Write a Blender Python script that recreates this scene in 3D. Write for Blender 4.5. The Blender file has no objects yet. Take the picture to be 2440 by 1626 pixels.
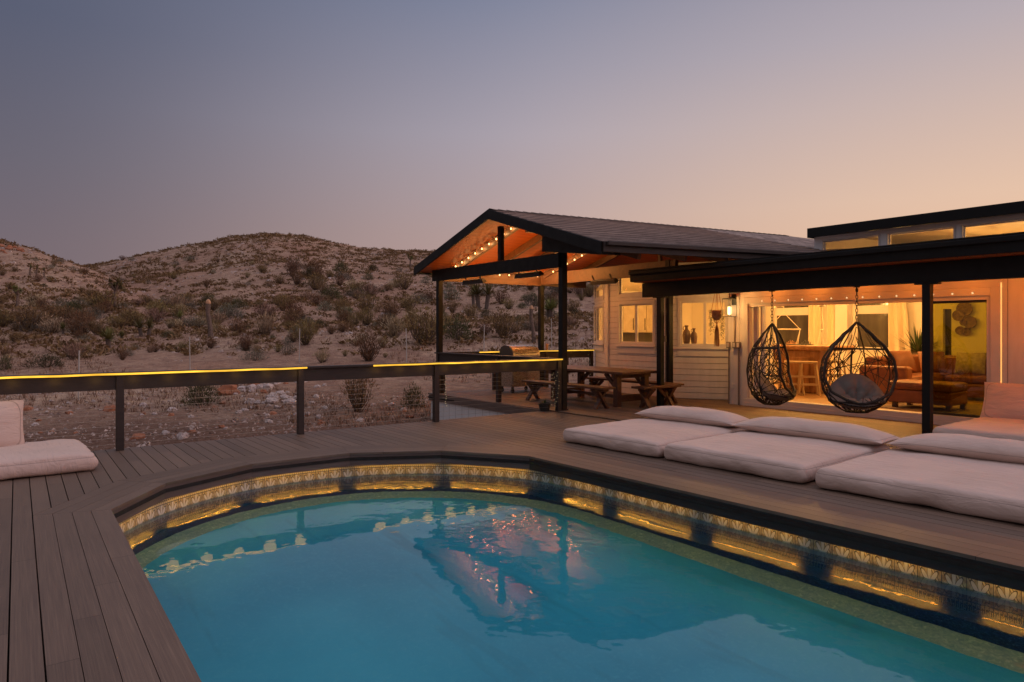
import bpy, bmesh, math, random
from mathutils import Vector, Matrix, noise
random.seed(7)
sc = bpy.context.scene
COL = sc.collection
F, U0, V0, CH = 1626.7, 1220.0, 787.0, 1.63        # lens in pixels of the 2440 px photo, principal column, horizon row, eye height
CA, SA = 0.587, 0.8095                              # camera axis against the house axes (X along the house, Y into it)

# ------------------------------------------------------------------ survey helpers
def to_world(cx, d):
    return (CA*cx - SA*d, SA*cx + CA*d)
def to_cam(x, y):
    return (CA*x + SA*y, -SA*x + CA*y)
def at(u, v, z=0.0):
    d = F*(CH - z)/(v - V0); cx = (u - U0)/F*d
    x, y = to_world(cx, d); return (x, y, z)
def lerp(a, b, t): return a + (b - a)*t
def table(u, pts):
    if u <= pts[0][0]: return pts[0][1]
    for (a, b), (c, d) in zip(pts, pts[1:]):
        if u <= c:
            t = (u - a)/(c - a); t = t*t*(3 - 2*t)*0.5 + t*0.5
            return lerp(b, d, t)
    return pts[-1][1]

# ------------------------------------------------------------------ tagging
def tag(o, label=None, cat=None, group=None, kind=None):
    if label: o['label'] = label
    if cat: o['category'] = cat
    if group: o['group'] = group
    if kind: o['kind'] = kind
    return o
def thing(name, label, cat, loc=(0, 0, 0), rz=0.0, group=None):
    o = bpy.data.objects.new(name, None); COL.objects.link(o)
    o.empty_display_size = 0.2
    o.location = loc; o.rotation_euler = (0, 0, rz)
    return tag(o, label, cat, group)
def copy_tree(o, parent=None):
    c = o.copy(); COL.objects.link(c)
    if parent is not None: c.parent = parent
    for ch in list(o.children): copy_tree(ch, c)
    return c

# ------------------------------------------------------------------ mesh builder
class MB:
    def __init__(s): s.v = []; s.f = []; s.uv = []; s.has_uv = False
    def add(s, verts, faces, uvs=None):
        n = len(s.v); s.v.extend([tuple(p) for p in verts])
        for i, f in enumerate(faces):
            s.f.append([n + k for k in f])
            if uvs: s.uv.append(uvs[i]); s.has_uv = True
            else: s.uv.append([(0, 0)]*len(f))
        return s
    def box(s, x0, x1, y0, y1, z0, z1):
        v = [(x, y, z) for z in (z0, z1) for y in (y0, y1) for x in (x0, x1)]
        return s.add(v, [(0, 2, 3, 1), (4, 5, 7, 6), (0, 1, 5, 4), (2, 6, 7, 3), (0, 4, 6, 2), (1, 3, 7, 5)])
    def hexa(s, b, t):
        n = len(b); v = list(b) + list(t)
        f = [tuple(range(n - 1, -1, -1)), tuple(range(n, 2*n))]
        for i in range(n): f.append((i, (i + 1) % n, n + (i + 1) % n, n + i))
        return s.add(v, f)
    def bar(s, p, q, w, h, up=(0, 0, 1)):
        p = Vector(p); q = Vector(q); d = (q - p).normalized(); up = Vector(up)
        sd = d.cross(up)
        if sd.length < 1e-4: sd = d.cross(Vector((1, 0, 0)))
        sd.normalize(); u2 = sd.cross(d).normalized()
        a = sd*w/2; b = u2*h/2
        return s.hexa([p - a - b, p + a - b, p + a + b, p - a + b], [q - a - b, q + a - b, q + a + b, q - a + b])
    def tube(s, pts, r, n=6, closed=False, cap=True):
        pts = [Vector(p) for p in pts]; m = len(pts)
        rr = r if isinstance(r, (list, tuple)) else [r]*m
        t0 = (pts[1] - pts[0]).normalized()
        ref = Vector((0, 0, 1)) if abs(t0.z) < 0.9 else Vector((1, 0, 0))
        nx = t0.cross(ref).normalized(); base = len(s.v); vs = []
        for i, p in enumerate(pts):
            if closed: t = pts[(i + 1) % m] - pts[(i - 1) % m]
            else: t = pts[min(i + 1, m - 1)] - pts[max(i - 1, 0)]
            if t.length < 1e-7: t = t0.copy()
            t.normalize(); nx = (nx - t*nx.dot(t))
            if nx.length < 1e-5: nx = t.cross(Vector((0.3, 0.5, 0.8)))
            nx.normalize(); ny = t.cross(nx)
            for k in range(n):
                a = 2*math.pi*k/n
                vs.append(p + (nx*math.cos(a) + ny*math.sin(a))*rr[i])
        fs = []
        for i in range(m if closed else m - 1):
            j = (i + 1) % m
            for k in range(n):
                fs.append((i*n + k, i*n + (k + 1) % n, j*n + (k + 1) % n, j*n + k))
        if cap and not closed:
            fs.append(tuple(range(n - 1, -1, -1))); fs.append(tuple((m - 1)*n + k for k in range(n)))
        return s.add(vs, fs)
    def lathe(s, prof, n=20, c=(0, 0, 0), cap=True):
        vs = []; fs = []
        for (r, z) in prof:
            for k in range(n):
                a = 2*math.pi*k/n
                vs.append((c[0] + r*math.cos(a), c[1] + r*math.sin(a), c[2] + z))
        for i in range(len(prof) - 1):
            for k in range(n):
                fs.append((i*n + k, i*n + (k + 1) % n, (i + 1)*n + (k + 1) % n, (i + 1)*n + k))
        if cap:
            fs.append(tuple(range(n - 1, -1, -1))); m = (len(prof) - 1)*n
            fs.append(tuple(m + k for k in range(n)))
        return s.add(vs, fs)
    def ball(s, c, r, n=10, m=6, sz=1.0):
        prof = [(max(1e-4, r*math.sin(math.pi*i/m)), -r*sz*math.cos(math.pi*i/m)) for i in range(m + 1)]
        return s.lathe(prof, n, c)
    def quad(s, a, b, c, d, uv=None):
        return s.add([a, b, c, d], [(0, 1, 2, 3)], [uv] if uv else None)
    def move(s, fn):
        s.v = [tuple(fn(Vector(p))) for p in s.v]; return s
    def build(s, name, mat, parent=None, smooth=False, bevel=0.0, angle=40):
        me = bpy.data.meshes.new(name)
        me.from_pydata([tuple(p) for p in s.v], [], s.f)
        if s.has_uv:
            ul = me.uv_layers.new(name='UVMap'); k = 0
            for i, f in enumerate(s.f):
                for j in range(len(f)):
                    ul.data[k].uv = s.uv[i][j]; k += 1
        for m in (mat if isinstance(mat, (list, tuple)) else [mat]): me.materials.append(m)
        me.update()
        o = bpy.data.objects.new(name, me); COL.objects.link(o)
        if parent is not None: o.parent = parent
        if smooth:
            for p in me.polygons: p.use_smooth = True
            if smooth != 'all':
                bm = bmesh.new(); bm.from_mesh(me); lim = math.radians(angle)
                for e in bm.edges:
                    if len(e.link_faces) == 2 and e.calc_face_angle(0) > lim: e.smooth = False
                bm.to_mesh(me); bm.free()
        if bevel:
            b = o.modifiers.new('bevel', 'BEVEL'); b.width = bevel; b.segments = 2; b.limit_method = 'ANGLE'; b.angle_limit = math.radians(50)
        return o

def set_local(o, fnparent): pass

# ------------------------------------------------------------------ materials
def lin(r, g, b):
    f = lambda c: (c/255/12.92) if c/255 <= 0.04045 else ((c/255 + 0.055)/1.055)**2.4
    return (f(r), f(g), f(b), 1.0)
class N:
    """small node-graph helper"""
    def __init__(s, tree): s.t = tree
    def new(s, kind, **kw):
        n = s.t.nodes.new(kind)
        for k, v in kw.items(): setattr(n, k, v)
        return n
    def link(s, a, b): s.t.links.new(a, b)
    def setin(s, sock, v):
        if hasattr(v, 'is_output'): s.t.links.new(v, sock)
        else: sock.default_value = v
    def math(s, op, a, b=0.0, c=None, clamp=False):
        n = s.new('ShaderNodeMath', operation=op); n.use_clamp = clamp
        s.setin(n.inputs[0], a); s.setin(n.inputs[1], b)
        if c is not None: s.setin(n.inputs[2], c)
        return n.outputs[0]
    def mix(s, f, a, b, blend='MIX'):
        n = s.new('ShaderNodeMix', data_type='RGBA', blend_type=blend)
        s.setin(n.inputs[0], f); s.setin(n.inputs[6], a); s.setin(n.inputs[7], b)
        return n.outputs[2]
    def ramp(s, f, stops, interp='LINEAR'):
        n = s.new('ShaderNodeValToRGB'); cr = n.color_ramp; cr.interpolation = interp
        while len(cr.elements) < len(stops): cr.elements.new(0.5)
        for e, (p, c) in zip(cr.elements, stops):
            e.position = p; e.color = c if len(c) == 4 else (*c, 1)
        s.setin(n.inputs[0], f); return n.outputs[0]
    def maprange(s, v, a, b, c=0.0, d=1.0, smooth=False):
        n = s.new('ShaderNodeMapRange'); n.clamp = True
        if smooth: n.interpolation_type = 'SMOOTHSTEP'
        s.setin(n.inputs[0], v)
        for i, k in enumerate((a, b, c, d)): n.inputs[1 + i].default_value = k
        return n.outputs[0]
    def coord(s, which='Object', scale=(1, 1, 1), rot=(0, 0, 0)):
        tc = s.new('ShaderNodeTexCoord'); mp = s.new('ShaderNodeMapping')
        mp.inputs['Scale'].default_value = scale; mp.inputs['Rotation'].default_value = rot
        s.link(tc.outputs[which], mp.inputs[0]); return mp.outputs[0]
    def noise(s, vec, scale=5.0, detail=4.0, rough=0.55, out='Fac', dist=0.0):
        n = s.new('ShaderNodeTexNoise'); n.inputs['Scale'].default_value = scale
        n.inputs['Detail'].default_value = detail; n.inputs['Roughness'].default_value = rough
        n.inputs['Distortion'].default_value = dist
        s.link(vec, n.inputs['Vector']); return n.outputs[out]
    def bump(s, h, strength=0.3, dist=0.01, normal=None):
        n = s.new('ShaderNodeBump'); n.inputs['Strength'].default_value = strength
        n.inputs['Distance'].default_value = dist; s.setin(n.inputs['Height'], h)
        if normal is not None: s.link(normal, n.inputs['Normal'])
        return n.outputs[0]
MATS = {}
def base_mat(name):
    m = bpy.data.materials.new(name); m.use_nodes = True
    t = m.node_tree; t.nodes.clear(); g = N(t)
    out = g.new('ShaderNodeOutputMaterial'); p = g.new('ShaderNodeBsdfPrincipled')
    g.link(p.outputs[0], out.inputs[0]); MATS[name] = m
    return m, g, p, out
def mat(name, c1, c2=None, rough=0.6, scale=6.0, stretch=(1, 1, 1), bump=0.0, bdist=0.004, bscale=None, metal=0.0, spec=0.5, lo=0.35, hi=0.65, sheen=0.0, coord='Object', detail=5.0):
    m, g, p, out = base_mat(name)
    if c2 is None: c2 = tuple(x*0.8 for x in c1)
    v = g.coord(coord, stretch); n = g.noise(v, scale, detail)
    col = g.ramp(n, [(lo, c1), (hi, c2)])
    g.link(col, p.inputs['Base Color'])
    n2 = g.noise(v, scale*2.3, 3)
    r = g.maprange(n2, 0.3, 0.7, max(0.02, rough - 0.08), min(1, rough + 0.08)); g.link(r, p.inputs['Roughness'])
    p.inputs['Metallic'].default_value = metal; p.inputs['Specular IOR Level'].default_value = spec
    if sheen: p.inputs['Sheen Weight'].default_value = sheen
    if bump:
        nb = g.noise(v, bscale or scale*3, 6); g.link(g.bump(nb, bump, bdist), p.inputs['Normal'])
    return m
def emit(name, col, strength):
    m = bpy.data.materials.new(name); m.use_nodes = True; t = m.node_tree; t.nodes.clear(); g = N(t)
    out = g.new('ShaderNodeOutputMaterial'); e = g.new('ShaderNodeEmission')
    e.inputs[0].default_value = (*col, 1); e.inputs[1].default_value = strength
    g.link(e.outputs[0], out.inputs[0]); MATS[name] = m; return m

SOIL = None
def make_materials():
    M = {}
    # desert soil
    m, g, p, out = base_mat('soil')
    v = g.coord('Object')
    n1 = g.noise(v, 0.09, 6, 0.6); n2 = g.noise(v, 1.3, 8, 0.68); n3 = g.noise(v, 9.0, 6, 0.7)
    c = g.ramp(n1, [(0.32, (0.37, 0.215, 0.145)), (0.5, (0.45, 0.29, 0.2)), (0.68, (0.55, 0.395, 0.28))])
    c = g.mix(g.maprange(n2, 0.40, 0.66, 0, 0.9), c, (0.23, 0.125, 0.09, 1)); n4 = g.noise(v, 3.4, 6, 0.7); c = g.mix(g.maprange(n4, 0.5, 0.62, 0, 0.55), c, (0.20, 0.125, 0.095, 1))
    c = g.mix(g.maprange(n3, 0.56, 0.74), c, (0.56, 0.45, 0.36, 1))
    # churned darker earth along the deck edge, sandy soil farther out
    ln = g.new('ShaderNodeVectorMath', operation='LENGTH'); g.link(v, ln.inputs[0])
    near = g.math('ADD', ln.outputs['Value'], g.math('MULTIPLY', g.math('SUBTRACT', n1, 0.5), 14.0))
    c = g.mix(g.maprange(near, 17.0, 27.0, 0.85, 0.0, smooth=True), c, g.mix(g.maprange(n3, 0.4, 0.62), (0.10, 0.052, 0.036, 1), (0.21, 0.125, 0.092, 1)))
    g.link(c, p.inputs['Base Color']); p.inputs['Roughness'].default_value = 0.95; p.inputs['Specular IOR Level'].default_value = 0.1
    h = g.math('ADD', g.math('MULTIPLY', n2, 1.0), g.math('MULTIPLY', n3, 0.35))
    g.link(g.bump(h, 0.9, 0.25), p.inputs['Normal']); M['soil'] = m
    # composite deck boards: uv = (metres along, board index + across)
    m, g, p, out = base_mat('deck')
    uv = g.new('ShaderNodeUVMap'); sep = g.new('ShaderNodeSeparateXYZ'); g.link(uv.outputs[0], sep.inputs[0])
    idx = g.math('FLOOR', sep.outputs[1])
    seg = g.math('FLOOR', g.math('DIVIDE', g.math('ADD', sep.outputs[0], g.math('MULTIPLY', g.math('FRACT', g.math('MULTIPLY', idx, 0.377)), 3.66)), 3.66))
    cmb = g.new('ShaderNodeCombineXYZ'); g.link(idx, cmb.inputs[0]); g.link(seg, cmb.inputs[1])
    wn = g.new('ShaderNodeTexWhiteNoise', noise_dimensions='2D'); g.link(cmb.outputs[0], wn.inputs['Vector'])
    gv = g.new('ShaderNodeCombineXYZ'); g.link(g.math('MULTIPLY', sep.outputs[0], 1.1), gv.inputs[0]); g.link(g.math('MULTIPLY', sep.outputs[1], 14.0), gv.inputs[1]); g.link(wn.outputs[0], gv.inputs[2])
    gr = g.noise(gv.outputs[0], 1.6, 6, 0.62); gr2 = g.noise(gv.outputs[0], 9.0, 5, 0.6)
    st = g.noise(g.coord('Object'), 1.1, 5, 0.6)
    c = g.ramp(gr, [(0.3, (0.112, 0.074, 0.054)), (0.52, (0.158, 0.107, 0.077)), (0.72, (0.215, 0.149, 0.108))])
    c = g.mix(g.maprange(gr2, 0.45, 0.75, 0, 0.35), c, (0.15, 0.092, 0.07, 1))
    val = g.new('ShaderNodeHueSaturation'); g.link(c, val.inputs['Color'])
    g.link(g.math('ADD', g.math('MULTIPLY', wn.outputs[0], 0.34), g.math('ADD', g.math('MULTIPLY', st, 0.32), 0.64)), val.inputs['Value'])
    # butt joints between board lengths
    fx = g.math('FRACT', g.math('DIVIDE', g.math('ADD', sep.outputs[0], g.math('MULTIPLY', g.math('FRACT', g.math('MULTIPLY', idx, 0.377)), 3.66)), 3.66))
    joint = g.math('LESS_THAN', fx, 0.0011)
    cj = g.mix(joint, val.outputs[0], (0.03, 0.02, 0.016, 1))
    g.link(cj, p.inputs['Base Color']); p.inputs['Specular IOR Level'].default_value = 0.35
    g.link(g.maprange(gr, 0.3, 0.7, 0.45, 0.68), p.inputs['Roughness'])
    g.link(g.bump(g.math('ADD', gr, g.math('MULTIPLY', gr2, 0.5)), 0.25, 0.003), p.inputs['Normal']); M['deck'] = m
    M['under'] = mat('gap_shade_dark', (0.02, 0.015, 0.012), rough=0.9)  # near-black stand-in for the shade below the deck boards
    M['fascia'] = mat('fascia_board', (0.165, 0.118, 0.1), (0.12, 0.085, 0.072), 0.55, 5, (0.4, 0.4, 6), 0.15, spec=0.3)
    M['rail'] = mat('rail_brown', (0.038, 0.026, 0.022), (0.026, 0.0185, 0.016), 0.5, 4, (1, 0.5, 5), 0.12, spec=0.4)
    M['black'] = mat('black_paint', (0.0085, 0.0088, 0.0095), (0.006, 0.006, 0.0066), 0.55, 3, (1, 1, 1), 0.08, spec=0.25)
    M['cable'] = mat('steel_cable', (0.32, 0.27, 0.22), rough=0.35, metal=0.9)
    M['steel'] = mat('brushed_steel', (0.55, 0.5, 0.45), (0.42, 0.38, 0.34), 0.28, 8, (1, 1, 12), 0.05, metal=1.0)
    M['gstake'] = mat('stake_steel', (0.6, 0.56, 0.52), rough=0.5, metal=0.3)
    # painted lap siding
    def siding(name, axis, pitch, c1, c2, depth=0.012):
        m, g, p, out = base_mat(name)
        tc = g.new('ShaderNodeTexCoord'); sp = g.new('ShaderNodeSeparateXYZ'); g.link(tc.outputs['Object'], sp.inputs[0])
        fr = g.math('FRACT', g.math('DIVIDE', sp.outputs[axis], pitch))
        groove = g.math('LESS_THAN', fr, 0.05)
        n = g.noise(g.coord('Object', (3, 3, 0.6)), 3, 5); n2 = g.noise(g.coord('Object'), 0.8, 4)
        c = g.ramp(n, [(0.3, c1), (0.7, c2)]); c = g.mix(g.maprange(n2, 0.45, 0.8, 0, 0.2), c, tuple(x*0.6 for x in c1[:3]) + (1,))
        c = g.mix(g.math('MULTIPLY', groove, 0.55), c, (0.12, 0.1, 0.09, 1))
        g.link(c, p.inputs['Base Color']); p.inputs['Roughness'].default_value = 0.55
        g.link(g.bump(g.maprange(fr, 0.0, 0.09), 0.8, depth), p.inputs['Normal'])
        return m
    M['lap'] = siding('lap_siding', 2, 0.14, (0.76, 0.71, 0.69), (0.68, 0.63, 0.61))
    M['board'] = siding('board_siding', 0, 0.26, (0.76, 0.70, 0.67), (0.66, 0.6, 0.57), 0.008)
    M['white'] = mat('bright_white', (0.86, 0.85, 0.86), (0.8, 0.79, 0.8), 0.5, 3)
    M['trim'] = mat('white_trim', (0.72, 0.67, 0.64), (0.66, 0.61, 0.58), 0.45, 3, bump=0.04)
    M['skirt'] = siding('white_skirt', 0, 0.3, (0.74, 0.73, 0.73), (0.68, 0.67, 0.67), 0.004)
    M['wall_in'] = mat('cream_plaster', (0.8, 0.74, 0.62), (0.76, 0.7, 0.58), 0.8, 2, bump=0.05)
    M['floor_in'] = mat('oak_floor', (0.42, 0.26, 0.13), (0.3, 0.17, 0.08), 0.4, 3, (0.6, 7, 1), 0.1)
    m, g, p, out = base_mat('pine_ceiling')
    tc = g.new('ShaderNodeTexCoord'); sp = g.new('ShaderNodeSeparateXYZ'); g.link(tc.outputs['Object'], sp.inputs[0])
    fr = g.math('FRACT', g.math('DIVIDE', sp.outputs[0], 0.16)); gro = g.math('LESS_THAN', fr, 0.06)
    n = g.noise(g.coord('Object', (9, 0.7, 3)), 2.5, 6)
    c = g.ramp(n, [(0.3, (0.44, 0.112, 0.016)), (0.7, (0.33, 0.078, 0.011))]); c = g.mix(g.math('MULTIPLY', gro, 0.75), c, (0.06, 0.025, 0.01, 1))
    g.link(c, p.inputs['Base Color']); p.inputs['Roughness'].default_value = 0.5; M['pine'] = m
    M['rafter'] = mat('rafter_wood', (0.105, 0.045, 0.018), (0.07, 0.03, 0.012), 0.55, 3, (4, 0.7, 4), 0.15)
    # asphalt shingles
    m, g, p, out = base_mat('shingles')
    uv = g.new('ShaderNodeUVMap'); br = g.new('ShaderNodeTexBrick'); g.link(uv.outputs[0], br.inputs['Vector'])
    br.inputs['Color1'].default_value = (0.44, 0.33, 0.28, 1); br.inputs['Color2'].default_value = (0.17, 0.118, 0.1, 1); br.inputs['Mortar'].default_value = (0.04, 0.028, 0.024, 1)
    br.inputs['Scale'].default_value = 1.0; br.inputs['Mortar Size'].default_value = 0.012; br.inputs['Brick Width'].default_value = 0.3; br.inputs['Row Height'].default_value = 0.14; br.inputs['Bias'].default_value = 0.0
    n = g.noise(g.coord('Object'), 4, 6, 0.7); n2 = g.noise(g.coord('Object'), 0.7, 3)
    c = g.mix(g.maprange(n, 0.35, 0.7, 0, 0.4), br.outputs[0], (0.32, 0.24, 0.2, 1)); c = g.mix(g.maprange(n2, 0.4, 0.7, 0, 0.4), c, (0.1, 0.07, 0.06, 1))
    g.link(c, p.inputs['Base Color']); p.inputs['Roughness'].default_value = 0.9
    g.link(g.bump(br.outputs['Fac'], 0.6, -0.01), p.inputs['Normal']); M['shingle'] = m
    # glass
    def glass(name, tint, gloss):
        m = bpy.data.materials.new(name); m.use_nodes = True; t = m.node_tree; t.nodes.clear(); g = N(t)
        out = g.new('ShaderNodeOutputMaterial'); tr = g.new('ShaderNodeBsdfTransparent'); gl = g.new('ShaderNodeBsdfGlossy')
        tr.inputs[0].default_value = (*tint, 1); gl.inputs['Roughness'].default_value = 0.02
        fr = g.new('ShaderNodeFresnel'); fr.inputs[0].default_value = 1.5
        nn = g.noise(g.coord('Object'), 1.2, 1); g.link(g.bump(nn, 0.03, 0.05), gl.inputs['Normal'])
        mx = g.new('ShaderNodeMixShader'); g.link(g.math('MULTIPLY', fr.outputs[0], gloss), mx.inputs[0]); g.link(tr.outputs[0], mx.inputs[1]); g.link(gl.outputs[0], mx.inputs[2])
        g.link(mx.outputs[0], out.inputs[0]); return m
    M['glass'] = glass('clear_glass', (0.94, 0.95, 0.93), 1.0)
    M['tint'] = glass('olive_glass', (0.27, 0.26, 0.035), 1.6)
    M['night'] = mat('night_glass', (0.045, 0.04, 0.036), (0.075, 0.066, 0.056), 0.12, 2.0, (3, 1, 0.5))
    # upholstery
    m, g, p, out = base_mat('canvas')
    v = g.coord('Object'); n = g.noise(v, 1.6, 5); n2 = g.noise(v, 220, 2); w1 = g.noise(g.coord('Object', (2, 7, 5)), 1.7, 4, 0.55, dist=0.6)
    c = g.ramp(n, [(0.3, (0.68, 0.52, 0.45)), (0.7, (0.60, 0.455, 0.39))]); g.link(c, p.inputs['Base Color']); p.inputs['Roughness'].default_value = 0.9; p.inputs['Sheen Weight'].default_value = 0.15; p.inputs['Specular IOR Level'].default_value = 0.15
    tcs = g.new('ShaderNodeTexCoord'); sps = g.new('ShaderNodeSeparateXYZ'); g.link(tcs.outputs['Object'], sps.inputs[0]); wz = g.math('ADD', sps.outputs[2], g.math('MULTIPLY', g.math('SUBTRACT', n, 0.5), 0.02))
    seam = g.math('MAXIMUM', g.math('LESS_THAN', g.math('ABSOLUTE', g.math('SUBTRACT', wz, 0.158)), 0.0035), g.math('LESS_THAN', g.math('ABSOLUTE', wz), 0.003))
    c2 = g.mix(g.math('MULTIPLY', seam, 0.45), c, (0.2, 0.14, 0.12, 1)); st = g.noise(v, 0.9, 6, 0.65); c2 = g.mix(g.maprange(st, 0.52, 0.75, 0, 0.16), c2, (0.38, 0.29, 0.25, 1)); g.link(c2, p.inputs['Base Color'])
    b1 = g.bump(g.math('SUBTRACT', w1, g.math('MULTIPLY', seam, 0.12)), 0.6, 0.035); g.link(g.bump(n2, 0.15, 0.002, b1), p.inputs['Normal']); M['canvas'] = m
    M['greycush'] = mat('grey_cushion', (0.25, 0.215, 0.19), (0.2, 0.17, 0.15), 0.9, 4, bump=0.25, bdist=0.006, bscale=9, spec=0.15)
    M['wicker'] = mat('black_wicker', (0.016, 0.014, 0.013), (0.028, 0.023, 0.02), 0.55, 30, bump=0.3, bdist=0.003)
    M['chain'] = mat('dark_chain', (0.09, 0.08, 0.07), rough=0.4, metal=0.8)
    M['redwood'] = mat('redwood', (0.13, 0.05, 0.026), (0.065, 0.025, 0.014), 0.45, 3.5, (0.8, 6, 6), 0.25, bdist=0.004)
    M['barwood'] = mat('slab_wood', (0.42, 0.2, 0.085), (0.24, 0.1, 0.038), 0.4, 3.5, (3, 3, 0.8), 0.15)
    M['stool'] = mat('pale_birch', (0.5, 0.36, 0.2), (0.42, 0.29, 0.15), 0.5, 4, (3, 3, 0.6))
    M['leather'] = mat('cognac_leather', (0.25, 0.085, 0.032), (0.17, 0.055, 0.022), 0.42, 5, bump=0.2, bdist=0.004, bscale=30)
    M['curtain'] = mat('linen_curtain', (0.75, 0.62, 0.46), (0.66, 0.53, 0.38), 0.9, 6, (1, 1, 0.2), spec=0.1)
    M['jar'] = mat('brown_glaze', (0.16, 0.085, 0.045), (0.1, 0.05, 0.028), 0.45, 6)
    M['pampas'] = mat('pampas', (0.75, 0.6, 0.36), (0.62, 0.46, 0.24), 0.95, 20)
    M['pillow_in'] = mat('beige_pillow', (0.5, 0.42, 0.32), (0.3, 0.24, 0.17), 0.9, 14, bump=0.2)
    M['rug'] = mat('rug', (0.3, 0.22, 0.16), (0.18, 0.12, 0.09), 0.95, 8)
    M['rope'] = mat('white_rope', (0.78, 0.7, 0.56), rough=0.9, scale=30)
    M['basket'] = mat('woven_basket', (0.3, 0.2, 0.1), (0.16, 0.1, 0.05), 0.85, 25, bump=0.4)
    M['leafgreen'] = mat('leaf_green', (0.07, 0.1, 0.035), (0.04, 0.065, 0.02), 0.55, 8)
    M['macrame'] = mat('macrame_cord', (0.46, 0.19, 0.07), (0.3, 0.11, 0.04), 0.9, 22)
    M['terracotta'] = mat('woven_pot', (0.5, 0.3, 0.17), (0.35, 0.18, 0.09), 0.8, 25, bump=0.3)
    M['concrete'] = mat('pale_ceramic', (0.68, 0.62, 0.57), rough=0.6)
    M['plastic'] = mat('dark_plastic', (0.03, 0.028, 0.025), rough=0.5)
    M['greybox'] = mat('grey_conduit', (0.24, 0.2, 0.17), (0.2, 0.165, 0.14), 0.5, 8, metal=0.2)
    M['grilldark'] = mat('grill_enamel', (0.05, 0.05, 0.055), rough=0.45)
    M['dark_cab'] = mat('dark_counter', (0.06, 0.05, 0.04), rough=0.4)
    M['cab'] = mat('grey_cabinet', (0.42, 0.35, 0.26), rough=0.6)
    # lamps
    M['bulb'] = emit('bulb_glow', (1.0, 0.55, 0.2), 240)
    M['fairy'] = emit('fairy_glow', (1.0, 0.72, 0.4), 0.55)
    M['led'] = emit('led_rope', (1.0, 0.52, 0.05), 1.45)
    g = N(M['led'].node_tree); em = [n_ for n_ in M['led'].node_tree.nodes if n_.type == 'EMISSION'][0]
    g.link(g.maprange(g.noise(g.coord('Object', (1, 0.2, 0.2)), 2.2, 3), 0.3, 0.75, 0.95, 2.0), em.inputs[1])
    M['ledpool'] = emit('led_pool', (1.0, 0.50, 0.055), 42)
    M['ledwarm'] = emit('led_corner', (1.0, 0.46, 0.12), 1.5)
    M['puck'] = emit('puck_glow', (1.0, 0.62, 0.28), 1.1)
    M['lantern'] = emit('lantern_glow', (1.0, 0.66, 0.26), 16)
    M['shadeglow'] = emit('pendant_glow', (1.0, 0.72, 0.36), 3)
    # liner
    m, g, p, out = base_mat('liner_wall')
    v = g.coord('Object', (1, 1, 1)); vo = g.new('ShaderNodeTexVoronoi'); vo.inputs['Scale'].default_value = 34; g.link(v, vo.inputs['Vector'])
    n = g.noise(v, 40, 3, dist=1.5)
    c = g.ramp(vo.outputs['Distance'], [(0.0, (0.02, 0.08, 0.22)), (0.55, (0.009, 0.042, 0.13)), (1.0, (0.005, 0.022, 0.07))])
    c = g.mix(g.maprange(n, 0.60, 0.68, 0, 0.7), c, (0.16, 0.32, 0.48, 1)); g.link(c, p.inputs['Base Color']); p.inputs['Roughness'].default_value = 0.4; M['liner'] = m
    m, g, p, out = base_mat('liner_cove'); v = g.coord('Object'); n = g.noise(v, 26, 4, dist=1.0); n2 = g.noise(v, 1.5, 3)
    c = g.ramp(n, [(0.3, (0.27, 0.38, 0.30)), (0.6, (0.46, 0.54, 0.36)), (0.75, (0.8, 0.84, 0.6))]); g.link(c, p.inputs['Base Color']); M['cove'] = m
    m, g, p, out = base_mat('liner_floor'); v = g.coord('Object'); n = g.noise(v, 0.55, 4, 0.5); n2 = g.noise(v, 22, 4, dist=1.2); n3 = g.noise(g.coord('Object', (0.5, 3, 1), (0, 0, 0.3)), 1.1, 3)
    c = g.ramp(n, [(0.3, (0.035, 0.43, 0.60)), (0.7, (0.08, 0.62, 0.78))]); c = g.mix(g.maprange(n2, 0.5, 0.75, 0, 0.3), c, (0.16, 0.7, 0.8, 1)); c = g.mix(g.maprange(n3, 0.6, 0.75, 0, 0.4), c, (0.02, 0.2, 0.3, 1))
    g.link(c, p.inputs['Base Color']); M['pfloor'] = m
    # tile band: u counts tiles, v runs 0..1 up the band
    m, g, p, out = base_mat('tile_band')
    uv = g.new('ShaderNodeUVMap'); sp = g.new('ShaderNodeSeparateXYZ'); g.link(uv.outputs[0], sp.inputs[0])
    a = g.math('SUBTRACT', g.math('FRACT', sp.outputs[0]), 0.5); b = sp.outputs[1]
    b2 = g.math('SUBTRACT', b, 0.40); phi = g.math('ARCTAN2', a, b2); rho = g.math('SQRT', g.math('ADD', g.math('MULTIPLY', a, a), g.math('MULTIPLY', g.math('MULTIPLY', b2, b2), 0.55)))
    lob = g.math('ADD', g.math('MULTIPLY', g.math('POWER', g.math('ABSOLUTE', g.math('COSINE', g.math('MULTIPLY', phi, 3.5))), 1.5), 0.31), 0.08)
    lob = g.math('MULTIPLY', lob, g.maprange(b2, -0.12, 0.02))
    leaf = g.maprange(g.math('SUBTRACT', lob, rho), -0.015, 0.015)
    edge = g.math('MULTIPLY', g.maprange(g.math('SUBTRACT', g.math('ADD', lob, 0.045), rho), -0.01, 0.01), g.math('SUBTRACT', 1.0, leaf))
    nz = g.noise(g.coord('UV', (3, 3, 1)), 2.5, 5, 0.6); nf = g.noise(g.coord('UV', (9, 9, 1)), 2.0, 4, 0.6)
    c = g.ramp(nz, [(0.3, (0.18, 0.13, 0.085)), (0.5, (0.42, 0.33, 0.21)), (0.68, (0.62, 0.54, 0.4))])
    dg = g.math('ABSOLUTE', g.math('SUBTRACT', g.math('PINGPONG', g.math('ADD', g.math('MULTIPLY', sp.outputs[0], 2.0), g.math('MULTIPLY', b, 1.7)), 1.0), 0.5))
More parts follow.
